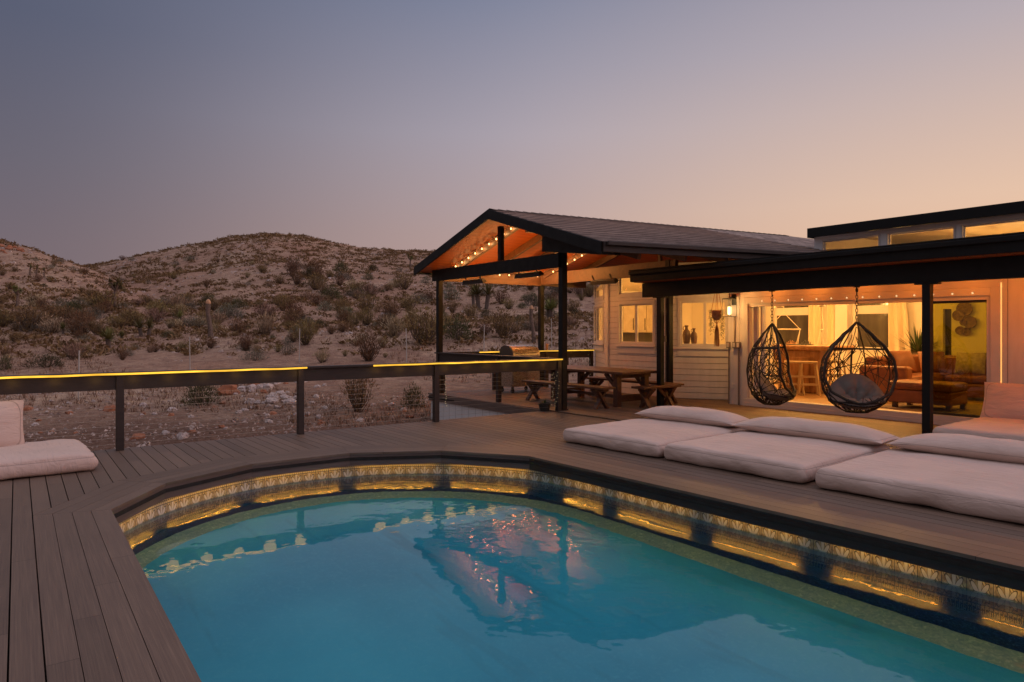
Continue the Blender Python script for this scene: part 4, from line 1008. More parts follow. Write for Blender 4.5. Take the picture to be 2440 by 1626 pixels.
b.hexa([(-11.12, PY0 - .02, 3.26), (-8.98, PY0 - .02, 3.0), (-8.98, PY0 + .12, 3.0), (-11.12, PY0 + .12, 3.26)], [(-11.12, PY0 - .02, zr(-11.12)), (-8.98, PY0 - .02, zr(-8.98)), (-8.98, PY0 + .12, zr(-8.98)), (-11.12, PY0 + .12, zr(-11.12))]); b.build('outrigger', M['black'], pav)
b = MB(); b.box(-14.55, -14.45, 12.16, 12.24, 3.2, 3.5); b.box(-10.95, -10.87, 12.16, 12.24, 3.2, 3.62); b.build('strut', M['rafter'], pav)
# infrared heaters
def heater(loc, rz, label, tilt=0.35):
    root = thing('patio_heater', label, 'patio heater', loc, rz, 'heaters hung under the pavilion')
    root.rotation_euler = (tilt, 0, rz)
    b = MB(); b.hexa([(-0.46, -0.07, -0.05), (0.46, -0.07, -0.05), (0.46, 0.07, -0.05), (-0.46, 0.07, -0.05)], [(-0.42, -0.04, 0.05), (0.42, -0.04, 0.05), (0.42, 0.04, 0.05), (-0.42, 0.04, 0.05)]); b.build('housing', M['plastic'], root, bevel=0.006)
    b = MB(); b.box(-0.38, 0.38, -0.045, 0.045, -0.056, -0.0505); b.build('reflector', M['steel'], root)
    b = MB(); b.tube([(-0.36, 0, -0.062), (0.36, 0, -0.062)], 0.008, 6); b.build('element', M['grilldark'], root)
    b = MB(); b.box(-0.33, -0.30, -0.01, 0.01, 0.05, 0.2); b.box(0.30, 0.33, -0.01, 0.01, 0.05, 0.2); b.build('bracket', M['plastic'], root)
heater((-14.15, 9.10, 2.83), 0.02, 'long black heater under the front beam, left of the bulbs')
heater((-12.0, 9.15, 2.86), 0.02, 'long black heater under the front beam, nearest the corner post')
heater((-12.6, 12.0, 2.86), 0.02, 'black heater with visible bars under the back beam right of the corner post', 0.6)
# string lights
def bulbs(label, pts, power, off=(0, 0, -0.05)):
    root = thing('string_lights', label, 'string lights', pts[0], 0, 'bulb strings in the pavilion'); o = V3(pts[0])
    P = [V3(p) - o for p in pts]; wire = []
    for a_, c_ in zip(P, P[1:]):
        for i in range(4): t = i/4; wire.append(a_.lerp(c_, t) + V3((0, 0, 0.075 - 0.10*t*(1 - t))))
    wire.append(P[-1] + V3((0, 0, 0.075)))
    b = MB(); b.tube(wire, 0.006, 5); b.build('cord', M['plastic'], root)
    for q in P:
        b = MB(); b.tube([q + V3((0, 0, 0.075)), q + V3((0, 0, 0.028))], 0.012, 6); s_ = b.build('socket', M['plastic'], root)
        b = MB(); b.ball(q, 0.0185, 10, 7, 1.25); b.build('bulb', M['bulb'], root, smooth='all')
        lamp('bulb_light', o + q + V3(off), power, (1.0, 0.38, 0.085), 0.03)
def on_plane_y(u, v, y):
    k = (u - U0)/F; d = y/(SA*k + CA); return ((CA*k - SA)*d, y, CH + (V0 - v)*d/F)
def on_plane_x(u, v, x):
    k = (u - U0)/F; d = x/(CA*k - SA); return (x, (SA*k + CA)*d, CH + (V0 - v)*d/F)
zz = lambda u, v: (960 + u/4.706, 470 + v/4.706)
rowA = [on_plane_y(*zz(*q), 9.16) for q in ((592, 778), (663, 732), (736, 683), (811, 632), (886, 580), (966, 527), (1047, 471), (1130, 414), (1212, 355))]
bulbs('bulb string rising along the front left rafter under the gable', rowA, 7, (0.1, 0.45, -0.28))
rowB = [on_plane_x(*zz(*q), -15.22) for q in ((1085, 874), (1192, 876), (1302, 880), (1410, 885), (1510, 888))] + [on_plane_y(*zz(*q), 12.02) for q in ((1685, 837), (1764, 793), (1842, 748), (1925, 703), (2007, 656))]
bulbs('bulb string running along the far side beam and up the back rafter', rowB, 9, (0.25, -0.35, -0.25))
lamp('pavilion_fill', (-12.2, 14.6, 3.0), 95, (1.0, 0.42, 0.09), 0.12)

# ------------------------------------------------------------------ grill
gx, gy = -14.85, 10.30
gr_ = thing('grill', 'stainless grill on wheels with its hood catching the orange light', 'grill', (gx, gy, 0))
b = MB(); b.box(0.03, 0.62, 0.02, 0.93, 0.16, 0.86); b.build('cabinet', M['steel'], gr_, bevel=0.006)
for y0, y1 in ((0.05, 0.465), (0.485, 0.90)):
    b = MB(); b.box(0.622, 0.64, y0, y1, 0.2, 0.74); dr = b.build('door', M['steel'], gr_, bevel=0.004)
    b = MB(); yy = y1 - 0.05 if y0 < 0.2 else y0 + 0.05; b.tube([(0.64, yy, 0.45), (0.672, yy, 0.45), (0.672, yy, 0.68), (0.64, yy, 0.68)], 0.008, 6); b.build('handle', M['steel'], dr)
b = MB(); b.box(-0.0, 0.66, -0.0, 0.95, 0.862, 0.90); b.build('rim', M['grilldark'], gr_, bevel=0.004)
prof = [(0.06, 0.9), (0.64, 0.9), (0.66, 1.0), (0.60, 1.14), (0.47, 1.22), (0.28, 1.235), (0.12, 1.18), (0.06, 1.05)]
b = MB(); b.hexa([(x, 0.04, z) for x, z in prof], [(x, 0.91, z) for x, z in prof]); hd = b.build('hood', M['steel'], gr_, smooth=True, bevel=0.008)
b = MB(); b.tube([(0.63, 0.14, 1.03), (0.70, 0.14, 1.04), (0.70, 0.81, 1.04), (0.63, 0.81, 1.03)], 0.011, 6); b.build('handle', M['steel'], hd)
b = MB(); b.hexa([(x, 0.018, z) for x, z in prof], [(x, 0.04, z) for x, z in prof]); b.build('side_panel', M['grilldark'], gr_)
for yy in (0.2, 0.475, 0.75):
    b = MB(); b.tube([(0.64, yy, 0.80), (0.685, yy, 0.80)], 0.024, 10); b.build('knob', M['grilldark'], gr_)
for x, y in ((0.09, 0.08), (0.56, 0.08), (0.09, 0.87), (0.56, 0.87)):
    b = MB(); b.box(x - 0.025, x + 0.025, y - 0.025, y + 0.025, 0.08, 0.16); b.tube([(x - 0.018, y, 0.055), (x + 0.018, y, 0.055)], 0.052, 12); b.build('wheel', M['plastic'], gr_)
b = MB(); b.box(0.1, 0.6, -0.34, -0.01, 0.84, 0.868); b.build('side_shelf', M['steel'], gr_, bevel=0.004)

# ------------------------------------------------------------------ picnic table and benches
def a_leg(mb, x, y0, y1, z, w=0.07, t=0.045):
    mb.bar((x - t/2, y0, 0.0), (x - t/2, y1, z), t, w*1.3, (1, 0, 0)); mb.bar((x + t/2, y1, 0.0), (x + t/2, y0, z), t, w*1.3, (1, 0, 0))
tb = thing('picnic_table', 'heavy redwood picnic table under the pavilion', 'table', (-11.62, 10.76, 0))
for i in range(6):
    y = -0.60 + i*0.2; b = MB(); b.box(-1.42, 1.50, y + 0.003, y + 0.197, 0.70, 0.75); b.build('plank', M['redwood'], tb, bevel=0.006)
for x in (-0.92, 1.18):
    for y in (-0.42, 0.42):
        b = MB(); b.box(x - 0.06, x + 0.06, y - 0.07, y + 0.07, 0, 0.70); b.build('leg', M['redwood'], tb, bevel=0.008)
    b = MB(); b.box(x - 0.05, x + 0.05, -0.56, 0.56, 0.60, 0.698); b.box(x - 0.04, x + 0.04, -0.349, 0.349, 0.10, 0.24); b.build('cross_rail', M['redwood'], tb, bevel=0.006)
    for y in (-0.42, 0.42):
        s = 1 if x < 0 else -1
        b = MB(); b.bar((x + s*0.06, y, 0.42), (x + s*0.36, y, 0.69), 0.05, 0.08); b.build('brace', M['redwood'], tb)
b = MB(); b.box(-0.87, 1.13, -0.05, 0.05, 0.13, 0.2); b.build('stretcher', M['redwood'], tb, bevel=0.005)
def bench(loc, L, rz, label):
    root = thing('bench', label, 'bench', loc, rz, 'redwood benches round the picnic table')
    for s in (-1, 1):
        b = MB(); b.box(-L/2, L/2, s*0.095 - 0.09, s*0.095 + 0.09, 0.41, 0.455); b.build('plank', M['redwood'], root, bevel=0.006)
    for s in (-1, 1):
        b = MB(); a_leg(b, s*(L/2 - 0.22), -0.17, 0.13, 0.41); b.build('leg', M['redwood'], root)
        b = MB(); b.bar((s*(L/2 - 0.24), 0, 0.17), (s*(L/2 - 0.52), 0, 0.40), 0.04, 0.07); b.build('brace', M['redwood'], root)
        b = MB(); b.box(s*(L/2 - 0.22) - 0.04, s*(L/2 - 0.22) + 0.04, -0.16, 0.16, 0.35, 0.409); b.build('cleat', M['redwood'], root)
    return root
bench((-11.5, 9.80, 0), 2.7, 0.02, 'long redwood bench on the railing side of the picnic table')
bench((-11.4, 11.72, 0), 2.9, 0.0, 'long redwood bench on the house side of the picnic table')
bench((-9.92, 10.98, 0), 1.15, math.pi/2, 'short redwood bench across the near end of the picnic table')

# ------------------------------------------------------------------ little things on and by the railings
def pot(loc, label, r, h, m, leaf=0.0, name='plant_pot', n=26, rows=0.1):
    root = thing(name, label, 'plant pot', loc)
    b = MB(); b.lathe([(r*0.72, 0), (r, h), (r*0.9, h), (r*0.85, h*0.85), (0.001, h*0.85)], 16); b.build('pot', m, root, smooth=True)
    if leaf:
        b = MB(); rosette(b, V3((0, 0, h*0.9)), leaf, n, random.Random(int(r*1000)), (0.1, 1.4), leaf*0.16); b.build('leaves', M['leafgreen'], root)
    return root
pot((-10.77, 8.62, 0), 'dark pot at the foot of the long railing corner post', 0.13, 0.16, M['plastic'], 0.12)
pot((-15.12, 12.78, 1.061), 'pale ceramic pot with a small plant on the far railing', 0.075, 0.145, M['concrete'], 0.06)
pot((-15.2, 12.25, 1.061), 'rusty cup standing on the far railing left of the pale pot', 0.045, 0.17, M['terracotta'], 0.0, 'cup')
# ------------------------------------------------------------------ house
house = thing('house', 'white sided desert house with lit bay windows, wide sliding door and clerestory', 'house', (0, 0, 0))
def wall_y(x): return 12.76 + 0.030*(x + 9.42)
def along(p0, p1, u):
    """distance along the wall p0-p1 where image column u meets it (survey)"""
    k = (u - U0)/F; c0 = to_cam(*p0); c1 = to_cam(*p1)
    a = c0[0] - k*c0[1]; b_ = c1[0] - k*c1[1]; t = a/(a - b_)
    return t*math.dist(p0, p1)
def wall(name, p0, p1, z0, z1, ops, th, m, parent=house):
    L = math.dist(p0, p1); xs = sorted({0, L} | {o[0] for o in ops} | {o[1] for o in ops}); zs = sorted({z0, z1} | {o[2] for o in ops} | {o[3] for o in ops})
    def solid(i, j):
        if i < 0 or j < 0 or i >= len(xs) - 1 or j >= len(zs) - 1: return False
        cx_, cz_ = (xs[i] + xs[i + 1])/2, (zs[j] + zs[j + 1])/2
        return not any(o[0] < cx_ < o[1] and o[2] < cz_ < o[3] for o in ops)
    b = MB()
    for i in range(len(xs) - 1):
        for j in range(len(zs) - 1):
            if not solid(i, j): continue
            a, c, lo_, hi_ = xs[i], xs[i + 1], zs[j], zs[j + 1]
            b.quad((a, 0, lo_), (c, 0, lo_), (c, 0, hi_), (a, 0, hi_)); b.quad((c, th, lo_), (a, th, lo_), (a, th, hi_), (c, th, hi_))
            if not solid(i - 1, j): b.quad((a, th, lo_), (a, 0, lo_), (a, 0, hi_), (a, th, hi_))
            if not solid(i + 1, j): b.quad((c, 0, lo_), (c, th, lo_), (c, th, hi_), (c, 0, hi_))
            if not solid(i, j - 1): b.quad((a, th, lo_), (c, th, lo_), (c, 0, lo_), (a, 0, lo_))
            if not solid(i, j + 1): b.quad((a, 0, hi_), (c, 0, hi_), (c, th, hi_), (a, th, hi_))
    o = b.build(name, m, parent); o.location = (p0[0], p0[1], 0); o.rotation_euler = (0, 0, math.atan2(p1[1] - p0[1], p1[0] - p0[0])); return o
def on_wall(o, p0, p1):
    o.location = (p0[0], p0[1], 0); o.rotation_euler = (0, 0, math.atan2(p1[1] - p0[1], p1[0] - p0[0])); return o
def window(p0, p1, s0, s1, z0, z1, mull=(), glass=None, sill=True, casing=0.075, fr=0.035, bars=()):
    """frame with sash, pane and sill set into an opening; local x along the wall"""
    b = MB(); c = casing
    b.box(s0 - c, s1 + c, -0.022, 0.0, z1, z1 + c); b.box(s0 - c, s0, -0.022, 0.0, z0, z1); b.box(s1, s1 + c, -0.022, 0.0, z0, z1); b.box(s0 - c, s1 + c, -0.022, 0.0, z0 - c*1.2, z0)
    b.box(s0, s0 + fr, 0.03, 0.075, z0 + fr, z1 - fr); b.box(s1 - fr, s1, 0.03, 0.075, z0 + fr, z1 - fr); b.box(s0, s1, 0.03, 0.075, z0, z0 + fr); b.box(s0, s1, 0.03, 0.075, z1 - fr, z1)
    for m_ in mull: b.box(m_ - 0.03, m_ + 0.03, 0.028, 0.078, z0 + fr, z1 - fr)
    for zb, zt in bars: b.box(s0 + fr, s1 - fr, 0.028, 0.078, zb, zt)
    w_ = on_wall(b.build('window', M['trim'], house, bevel=0.003), p0, p1)
    b = MB(); b.quad((s0 + fr, 0.05, z0 + fr), (s1 - fr, 0.05, z0 + fr), (s1 - fr, 0.05, z1 - fr), (s0 + fr, 0.05, z1 - fr)); b.build('pane', glass or M['glass'], w_)
    if sill:
        b = MB(); b.box(s0 - c - 0.04, s1 + c + 0.04, -0.075, -0.0225, z0 - c*1.2 - 0.004, z0 - c*1.2 + 0.03); b.box(s0 - c, s1 + c, -0.03, -0.0, z0 - c*1.2 - 0.17, z0 - c*1.2 - 0.005); b.build('sill', M['trim'], w_, bevel=0.003)
    return w_
BL, B0, B1, B2 = (-14.92, 13.88), (-13.18, 12.69), (-11.04, 12.69), (-9.43, 13.75)
ZB = 3.24
fw = [along(B0, B1, u) for u in (1477, 1556)]; fm = along(B0, B1, 1514)
jw = [along(B1, B2, u) for u in (1622, 1731)]; jm = along(B1, B2, 1679); lw = [along(BL, B0, u) for u in (1417, 1438)]; lm = along(BL, B0, 1429)
wall('bay_wall', BL, B0, -0.3, ZB, [(lw[0], lw[1], 1.30, 2.30), (lw[0], lw[1], 2.56, 3.02)], 0.11, M['lap'])
wall('bay_wall', B0, B1, -0.3, ZB, [(fw[0], fw[1], 1.30, 2.29), (fw[0] - .02, fw[1], 2.56, 3.02)], 0.11, M['lap'])
wall('bay_wall', B1, B2, -0.3, ZB, [(jw[0], jw[1], 1.27, 2.31)], 0.11, M['lap'])
window(BL, B0, lw[0], lw[1], 1.30, 2.30, (lm,)); window(BL, B0, lw[0], lw[1], 2.56, 3.02, (), None, False)
window(B0, B1, fw[0], fw[1], 1.30, 2.29, (fm,)); window(B0, B1, fw[0] - .02, fw[1], 2.56, 3.02, (), None, False)
window(B1, B2, jw[0], jw[1], 1.27, 2.31, (jm,))
for p, rz in ((B0, -0.3), (B1, 0.3)):
    b = MB(); b.box(-0.07, 0.07, -0.03, 0.02, 0.0, ZB); o = b.build('corner_board', M['trim'], house, bevel=0.003); o.location = (p[0], p[1], 0); o.rotation_euler = (0, 0, rz)
W0, W1 = (-9.42, wall_y(-9.42)), (-0.6, wall_y(-0.6))
ds = [along(W0, W1, u) for u in (1783, 2361)]
wall('front_wall', W0, W1, -0.3, 2.98, [(ds[0], ds[1], 0.155, 2.20)], 0.16, M['board'])
b = MB(); b.box(-0.012, 0.10, -0.004, 1.05, -0.3, 2.98); on_wall(b.build('corner_board', M['trim'], house), W0, W1)
# sliding door: casing, sill, track, fixed tinted panel, stacked leaves at the left
sdoor = MB(); c = 0.13
sdoor.box(ds[0] - 0.10, ds[0], -0.03, -0.0, 0.16, 2.33); sdoor.box(ds[1] - 0.0, ds[1] + 0.16, -0.03, -0.0, 0.16, 2.33); sdoor.box(ds[0], ds[1], -0.035, -0.0, 2.20, 2.33)
sdoor.box(ds[0] - 0.02, ds[0] + 0.03, 0.0, 0.16, 0.16, 2.2); sdoor.box(ds[1] - 0.06, ds[1], 0.0, 0.16, 0.16, 2.2); sdoor.box(ds[0] + 0.03, ds[1] - 0.06, 0.0, 0.16, 2.13, 2.2)
sd_o = on_wall(sdoor.build('sliding_door', M['trim'], house, bevel=0.004), W0, W1)
b = MB(); b.box(ds[0] - 0.1, ds[1] + 0.16, -0.06, -0.004, 0.0, 0.075); b.box(ds[0] - 0.1, ds[1] + 0.16, -0.045, -0.004, 0.078, 0.155); b.box(ds[0], ds[1], -0.045, 0.16, 0.157, 0.166); b.build('sill', M['trim'], sd_o, bevel=0.004)
gx0, gx1 = along(W0, W1, 2219), along(W0, W1, 2349)
b = MB(); b.box(gx0 - 0.045, gx0, 0.03, 0.09, 0.17, 2.13); b.box(gx1, gx1 + 0.04, 0.03, 0.09, 0.17, 2.13); b.box(gx0, gx1, 0.03, 0.09, 0.17, 0.21); b.box(gx0, gx1, 0.03, 0.09, 2.09, 2.13); b.build('fixed_leaf', M['plastic'], sd_o)
b = MB(); b.quad((gx0, 0.06, 0.21), (gx1, 0.06, 0.21), (gx1, 0.06, 2.09), (gx0, 0.06, 2.09)); b.build('tinted_pane', M['tint'], sd_o)
lx = along(W0, W1, 1786)
for i in range(2):
    b = MB(); b.box(lx + 0.03 + 0.14*i, lx + 0.14 + 0.14*i, 0.1 + 0.05*i, 0.14 + 0.05*i, 0.17, 2.13); b.build('stacked_leaf', M['trim'], sd_o)
for i in range(14):
    s = lerp(ds[0] + 0.35, ds[1] - 0.25, i/13); b = MB(); b.lathe([(0.016, -0.006), (0.016, 0)], 10, (s, -0.035, 2.24)); b.v = [(p[0], -0.037 - (p[2] - 2.24)*-0.3, 2.245 + (p[1] + 0.035)) for p in b.v]; b.build('puck_light', M['puck'], sd_o)
    if i % 3 == 1: lamp('puck_and_fill_lamp', (W0[0] + s, wall_y(W0[0] + s) - 0.35, 2.45), 4.2, (1.0, 0.26, 0.025), 0.06)
lamp('puck_and_fill_lamp', (-3.3, 11.9, 2.45), 46, (1.0, 0.28, 0.03), 0.06)  # extra lamp with no puck of its own, added to light the daybed
b = MB(); b.box(ds[0] - 0.10, ds[1] + 0.16, -0.026, -0.001, 2.332, 2.655); on_wall(b.build('header_board', M['trim'], house, bevel=0.003), W0, W1)
vs = along(W0, W1, 2387); b = MB(); b.box(vs - 0.008, vs + 0.008, -0.03, -0.002, 0.6, 2.4); on_wall(b.build('corner_light_strip', M['ledwarm'], house), W0, W1)
b = MB(); b.box(along(W0, W1, 1745) - 0.03, along(W0, W1, 1745) + 0.05, -0.02, -0.001, 0.34, 0.45); on_wall(b.build('outlet_cover', M['trim'], house, bevel=0.004), W0, W1)
# clerestory storey
YC = 14.5; CL0, CL1 = (-8.43, YC), (1.0, YC)
cw = [along(CL0, CL1, u) for u in (1963, 2094, 2117, 2273, 2295, 2470)]
wall('clerestory_wall', CL0, CL1, 2.9, 3.72, [(cw[0], cw[1], 3.335, 3.60), (cw[2], cw[3], 3.335, 3.60), (cw[4], cw[5], 3.335, 3.60)], 0.12, M['white'])
for i in range(3): window(CL0, CL1, cw[2*i], cw[2*i + 1], 3.335, 3.60, (), M['glass'], False, 0.03, 0.022)
b = MB(); b.box(-8.40, 1.2, YC - 0.20, 18.6, 3.865, 3.885); b.build('clerestory_roof', M['shingle'], house)
b = MB(); b.box(-8.42, 1.2, YC - 0.24, YC - 0.20, 3.685, 3.896); b.box(-8.46, -8.42, YC - 0.24, 18.6, 3.685, 3.896); b.build('clerestory_fascia', M['black'], house, bevel=0.004)
b = MB(); b.box(-8.41, 1.2, YC - 0.199, YC - 0.002, 3.725, 3.745); b.build('clerestory_soffit', M['trim'], house)
b = MB(); b.box(-8.43, -8.32, YC + 0.121, 18.3, 2.7, 3.84); b.build('clerestory_side', M['trim'], house)
# interior shell
FZ = 0.135
b = MB(); b.add([(*p, FZ) for p in ((BL[0] + .1, BL[1] + .1), (B0[0], B0[1] + .12), (B1[0], B1[1] + .12), (B2[0], B2[1] + .1), (W0[0] + .1, W0[1] + .165), (W1[0], W1[1] + .165), (-0.6, 18.2), (BL[0] + .1, 18.2))], [tuple(range(8))]); b.build('oak_floor', M['floor_in'], house)
K0, K1 = (-15.0, 18.2), (-0.5, 18.2)
wb = [along(K0, K1, u) for u in (1846, 1932, 2038, 2130)]; dw = [along(K0, K1, u) for u in (2247, 2267)]
wall('back_wall', K0, K1, FZ - .02, 3.9, [(wb[0], wb[1], 1.14, 2.72), (wb[2], wb[3], 1.14, 2.72), (dw[0], dw[1], FZ - .02, 2.14)], 0.12, M['wall_in'])
for i in (0, 2): window(K0, K1, wb[i], wb[i + 1], 1.14, 2.72, (), M['night'] if 'night' in M else M['dusk'], False, 0.06, 0.04, ((2.06, 2.28),))
b = MB(); b.box(dw[0], dw[1], 0.13, 0.16, FZ, 2.14); on_wall(b.build('dark_doorway', M['dark_cab'], house), K0, K1)
b = MB(); b.box(-15.02, -14.9, BL[1] + .12, 18.2, FZ, 2.9); b.box(-0.6, -0.5, W1[1] + .17, 18.2, FZ, 3.9); b.build('side_wall', M['wall_in'], house)
b = MB(); b.add([(-15.0, 13.95, 2.80), (B0[0], B0[1] + .12, 3.2), (B1[0], B1[1] + .12, 3.2), (-9.3, 13.8, 2.80), (-8.42, 14.5, 2.80), (-8.42, 18.2, 2.80), (-15.0, 18.2, 2.80)], [tuple(range(7))]); b.box(-9.3, -0.6, 13.0, 14.499, 2.62, 2.66); b.box(-8.31, -0.6, 14.63, 18.2, 3.82, 3.85); b.build('ceiling', M['wall_in'], house)
b = MB(); b.box(-9.33, -9.21, 12.95, 14.1, FZ, 2.60); b.build('partition', M['wall_in'], house)
# pilaster between the two back windows
ps = along(K0, K1, 2018); b = MB(); b.box(ps - 0.2, ps + 0.14, -0.25, -0.002, FZ, 2.8); on_wall(b.build('pilaster', M['trim'], house), K0, K1)
# low roof joining patio cover and clerestory
b = MB(); b.hexa([(-9.3, 12.6, 2.985), (1.2, 12.6, 2.985), (1.2, YC - 0.005, 3.05), (-8.43, YC - 0.005, 3.05)], [(-9.3, 12.6, 3.0), (1.2, 12.6, 3.0), (1.2, YC - 0.005, 3.16), (-8.43, YC - 0.005, 3.16)]); b.build('low_roof', M['shingle'], house)
# interior lamps (warm)
WARM = (1.0, 0.50, 0.125)
for p, e_ in (((-9.6, 16.0, 2.45), 75), ((-7.6, 15.8, 2.7), 72), ((-4.2, 16.2, 3.0), 46), ((-12.2, 15.2, 2.7), 85), ((-5.6, 14.2, 2.5), 34), ((-10.2, 14.9, 2.4), 26)):
    lamp('ceiling_lamp', p, e_*(2.5 if p[0] > -11 else 1.1), WARM, 0.12)
lamp('clerestory_lamp', (-4.8, 16.6, 3.3), 7, (1.0, 0.6, 0.3), 0.15)

# ------------------------------------------------------------------ patio cover
pc = thing('patio_cover', 'flat black patio cover on two posts along the lit house front', 'patio cover', (0, 0, 0))
YB = 11.2
b = MB(); b.box(-10.49, 1.5, YB - 0.055, YB + 0.055, 2.35, 2.655); b.build('beam', M['black'], pc, bevel=0.004)
b = MB(); b.box(-10.52, 1.5, 10.80, 10.85, 2.675, 2.905); b.build('fascia', M['black'], pc, bevel=0.004)
b = MB(); b.box(-10.52, 1.5, 10.74, 10.799, 2.82, 2.90); b.build('gutter', M['black'], pc, bevel=0.012)
b = MB(); b.box(-10.52, -10.47, 10.852, 12.6, 2.675, 2.905); b.build('end_board', M['black'], pc)
b = MB(); b.hexa([(-10.46, 10.86, 2.66), (1.5, 10.86, 2.66), (1.5, 12.74, 2.66), (-10.46, 12.6, 2.66)], [(-10.46, 10.86, 2.70), (1.5, 10.86, 2.70), (1.5, 12.74, 2.70), (-10.46, 12.6, 2.70)]); b.build('pine_soffit', M['pine'], pc)
b = MB(); b.hexa([(-10.52, 10.76, 2.907), (1.5, 10.76, 2.907), (1.5, 12.62, 2.95), (-10.52, 12.6, 2.95)], [(-10.52, 10.76, 2.93), (1.5, 10.76, 2.93), (1.5, 12.62, 2.98), (-10.52, 12.6, 2.98)]); b.build('roof_sheet', M['black'], pc)
for x in (-10.01, -4.69):
    b = MB(); b.box(x - 0.058, x + 0.058, YB - 0.058, YB + 0.058, 0, 2.348); b.box(x - 0.17, x + 0.17, YB - 0.06, YB + 0.06, 2.325, 2.349); b.build('post', M['black'], pc, bevel=0.004)

# ------------------------------------------------------------------ hanging egg chairs
def egg_chair(x, rz, label, seed, top=1.75, bot=0.29, sx=0.57, sy=0.47, tilt=0.0):
    root = thing('egg_chair', label, 'egg chair', (x, YB, 0), rz, 'hanging egg chairs')
    rng = random.Random(seed); H = top - bot
    def R(t):
        return table(t, [(0, 0.30), (0.05, 0.55), (0.12, 0.75), (0.25, 0.93), (0.42, 1.0), (0.58, 0.94), (0.72, 0.74), (0.85, 0.44), (0.94, 0.19), (1.0, 0.02)])
    def S(ph, t):   # ph=0 looks out of the opening (+x local)
        r = R(t); return V3((math.cos(ph)*r*sy + 0.05*math.sin(math.pi*t), math.sin(ph)*r*sx, bot + H*t))
    def A(t):       # half angle of the opening
        return table(t, [(0.10, 0.0), (0.16, 0.6), (0.24, 1.0), (0.4, 1.22), (0.7, 1.22), (0.9, 1.1), (1.0, 1.0)])
    fr = MB(); rim = []
    for i in range(41):
        t = 0.10 + 0.9*i/40; rim.append(S(A(t), t))
    other = [S(-A(0.10 + 0.9*i/40), 0.10 + 0.9*i/40) for i in range(41)]
    fr.tube(rim[::-1] + other[1:], 0.023, 8, cap=True)
    for ph in (1.95, 2.75, -1.95, -2.75): fr.tube([S(ph, t/24) for t in range(25)], 0.011, 6)
    fr.tube([S(A(0.70) + (2*math.pi - 2*A(0.70))*i/36, 0.70) for i in range(37)], 0.016, 7)
    fr.tube([S(math.pi, t/16*0.70) for t in range(17)], 0.015, 6)
    fr.tube([S(2*math.pi*i/36, 0.12) for i in range(36)], 0.013, 6, closed=True)
    fr.tube([S(2*math.pi*i/30, 0.0) for i in range(30)], 0.011, 6, closed=True)
    for sg in (1, -1):   # oval arm rings
        fr.tube([S(sg*(1.55 + 0.30*math.cos(a_*math.pi/10)), 0.42 + 0.085*math.sin(a_*math.pi/10)) for a_ in range(20)], 0.010, 6, closed=True)
    fr.build('frame', M['wicker'], root, smooth='all')
    wv = MB(); n = 0
    while n < 140:
        t0, t1 = rng.uniform(0.0, 0.97), rng.uniform(0.0, 0.97)
        p0 = rng.uniform(0, 2*math.pi); p1 = p0 + rng.uniform(-1.5, 1.5)
        if abs(t0 - t1) + abs(p0 - p1)*0.3 < 0.22: continue
        pts = []; m_ = 12
        for i in range(m_ + 1):
            f_ = i/m_; t = lerp(t0, t1, f_); ph = (lerp(p0, p1, f_)) % (2*math.pi); a_ = A(t) if t > 0.10 else 0
            inside = a_ > 0 and (ph < a_ or ph > 2*math.pi - a_)
            if inside:
                if len(pts) > 2: wv.tube(pts, 0.0058, 5)
                pts = []
            else: pts.append(S(ph, t)*1.0)
        if len(pts) > 2: wv.tube(pts, 0.0058, 5)
        n += 1
    for i in range(46):   # dense basket under the seat
        p0 = rng.uniform(0, 2*math.pi); p1 = p0 + rng.uniform(-0.9, 0.9); t1 = rng.uniform(0.08, 0.2)
        wv.tube([S(lerp(p0, p1, f_/6), lerp(0.0, t1, f_/6)) for f_ in range(7)], 0.006, 5)
    for i in range(12): 
        a_ = rng.uniform(0, 3.14); wv.tube([S(a_, 0.004), S(a_ + math.pi + rng.uniform(-.4, .4), 0.004)], 0.006, 5)
    wv.build('wicker_weave', M['wicker'], root, smooth='all')
    # tufted round cushion: seat that rises to the back
    b = MB(); nr, na = 14, 96
    def cbase(r, a):
        xx, yy = 0.37*r*math.cos(a), 0.45*r*math.sin(a); back = max(0.0, -xx/0.40 + 0.05)
        return V3((xx*(1 - 0.25*back), yy, bot + 0.11 + 0.52*back**1.5 + 0.10*abs(yy/0.46)**2.2))
    def cpt(r, a, up):
        lobes = abs(math.sin(4*a + 0.4)); puff = 0.115*(1 - r**8)*(0.22 + 0.78*lobes**0.4*min(1, r*2.2)) + 0.02
        if r < 0.3: puff *= 0.75 + r*0.8
        ring = 0.045*math.exp(-((r - 0.5)/0.05)**2); puff -= ring
        e_ = 0.02; r2 = max(r, 0.05); nrm_c = (cbase(r2 + e_, a) - cbase(r2 - e_, a)).cross(cbase(r2, a + e_) - cbase(r2, a - e_)).normalized()
        return cbase(r, a) + nrm_c*(puff if up else -0.05*(1 - r**4))
    for up in (True, False):
        vs_ = [cpt(max(0.001, i/nr), 2*math.pi*k/na, up) for i in range(nr + 1) for k in range(na)]
        fs_ = [((i*na + k), (i*na + (k + 1) % na), ((i + 1)*na + (k + 1) % na), ((i + 1)*na + k))[::(1 if not up else -1)] for i in range(nr) for k in range(na)]
        b.add(vs_, fs_)
    weld(b.build('cushion', M['greycush'], root))
    ch = MB(); z = top; i = 0; zt = 2.30
    while z < zt:
        a_ = (i % 2)*math.pi/2; r_, h_ = 0.017, 0.036
        ch.tube([V3((r_*math.cos(q)*math.cos(a_), r_*math.cos(q)*math.sin(a_), z + h_*0.85 + h_*math.sin(q))) for q in [2*math.pi*k/10 for k in range(10)]], 0.0062, 5, closed=True)
        z += 0.056; i += 1
    ch.build('chain', M['chain'], root, smooth='all')
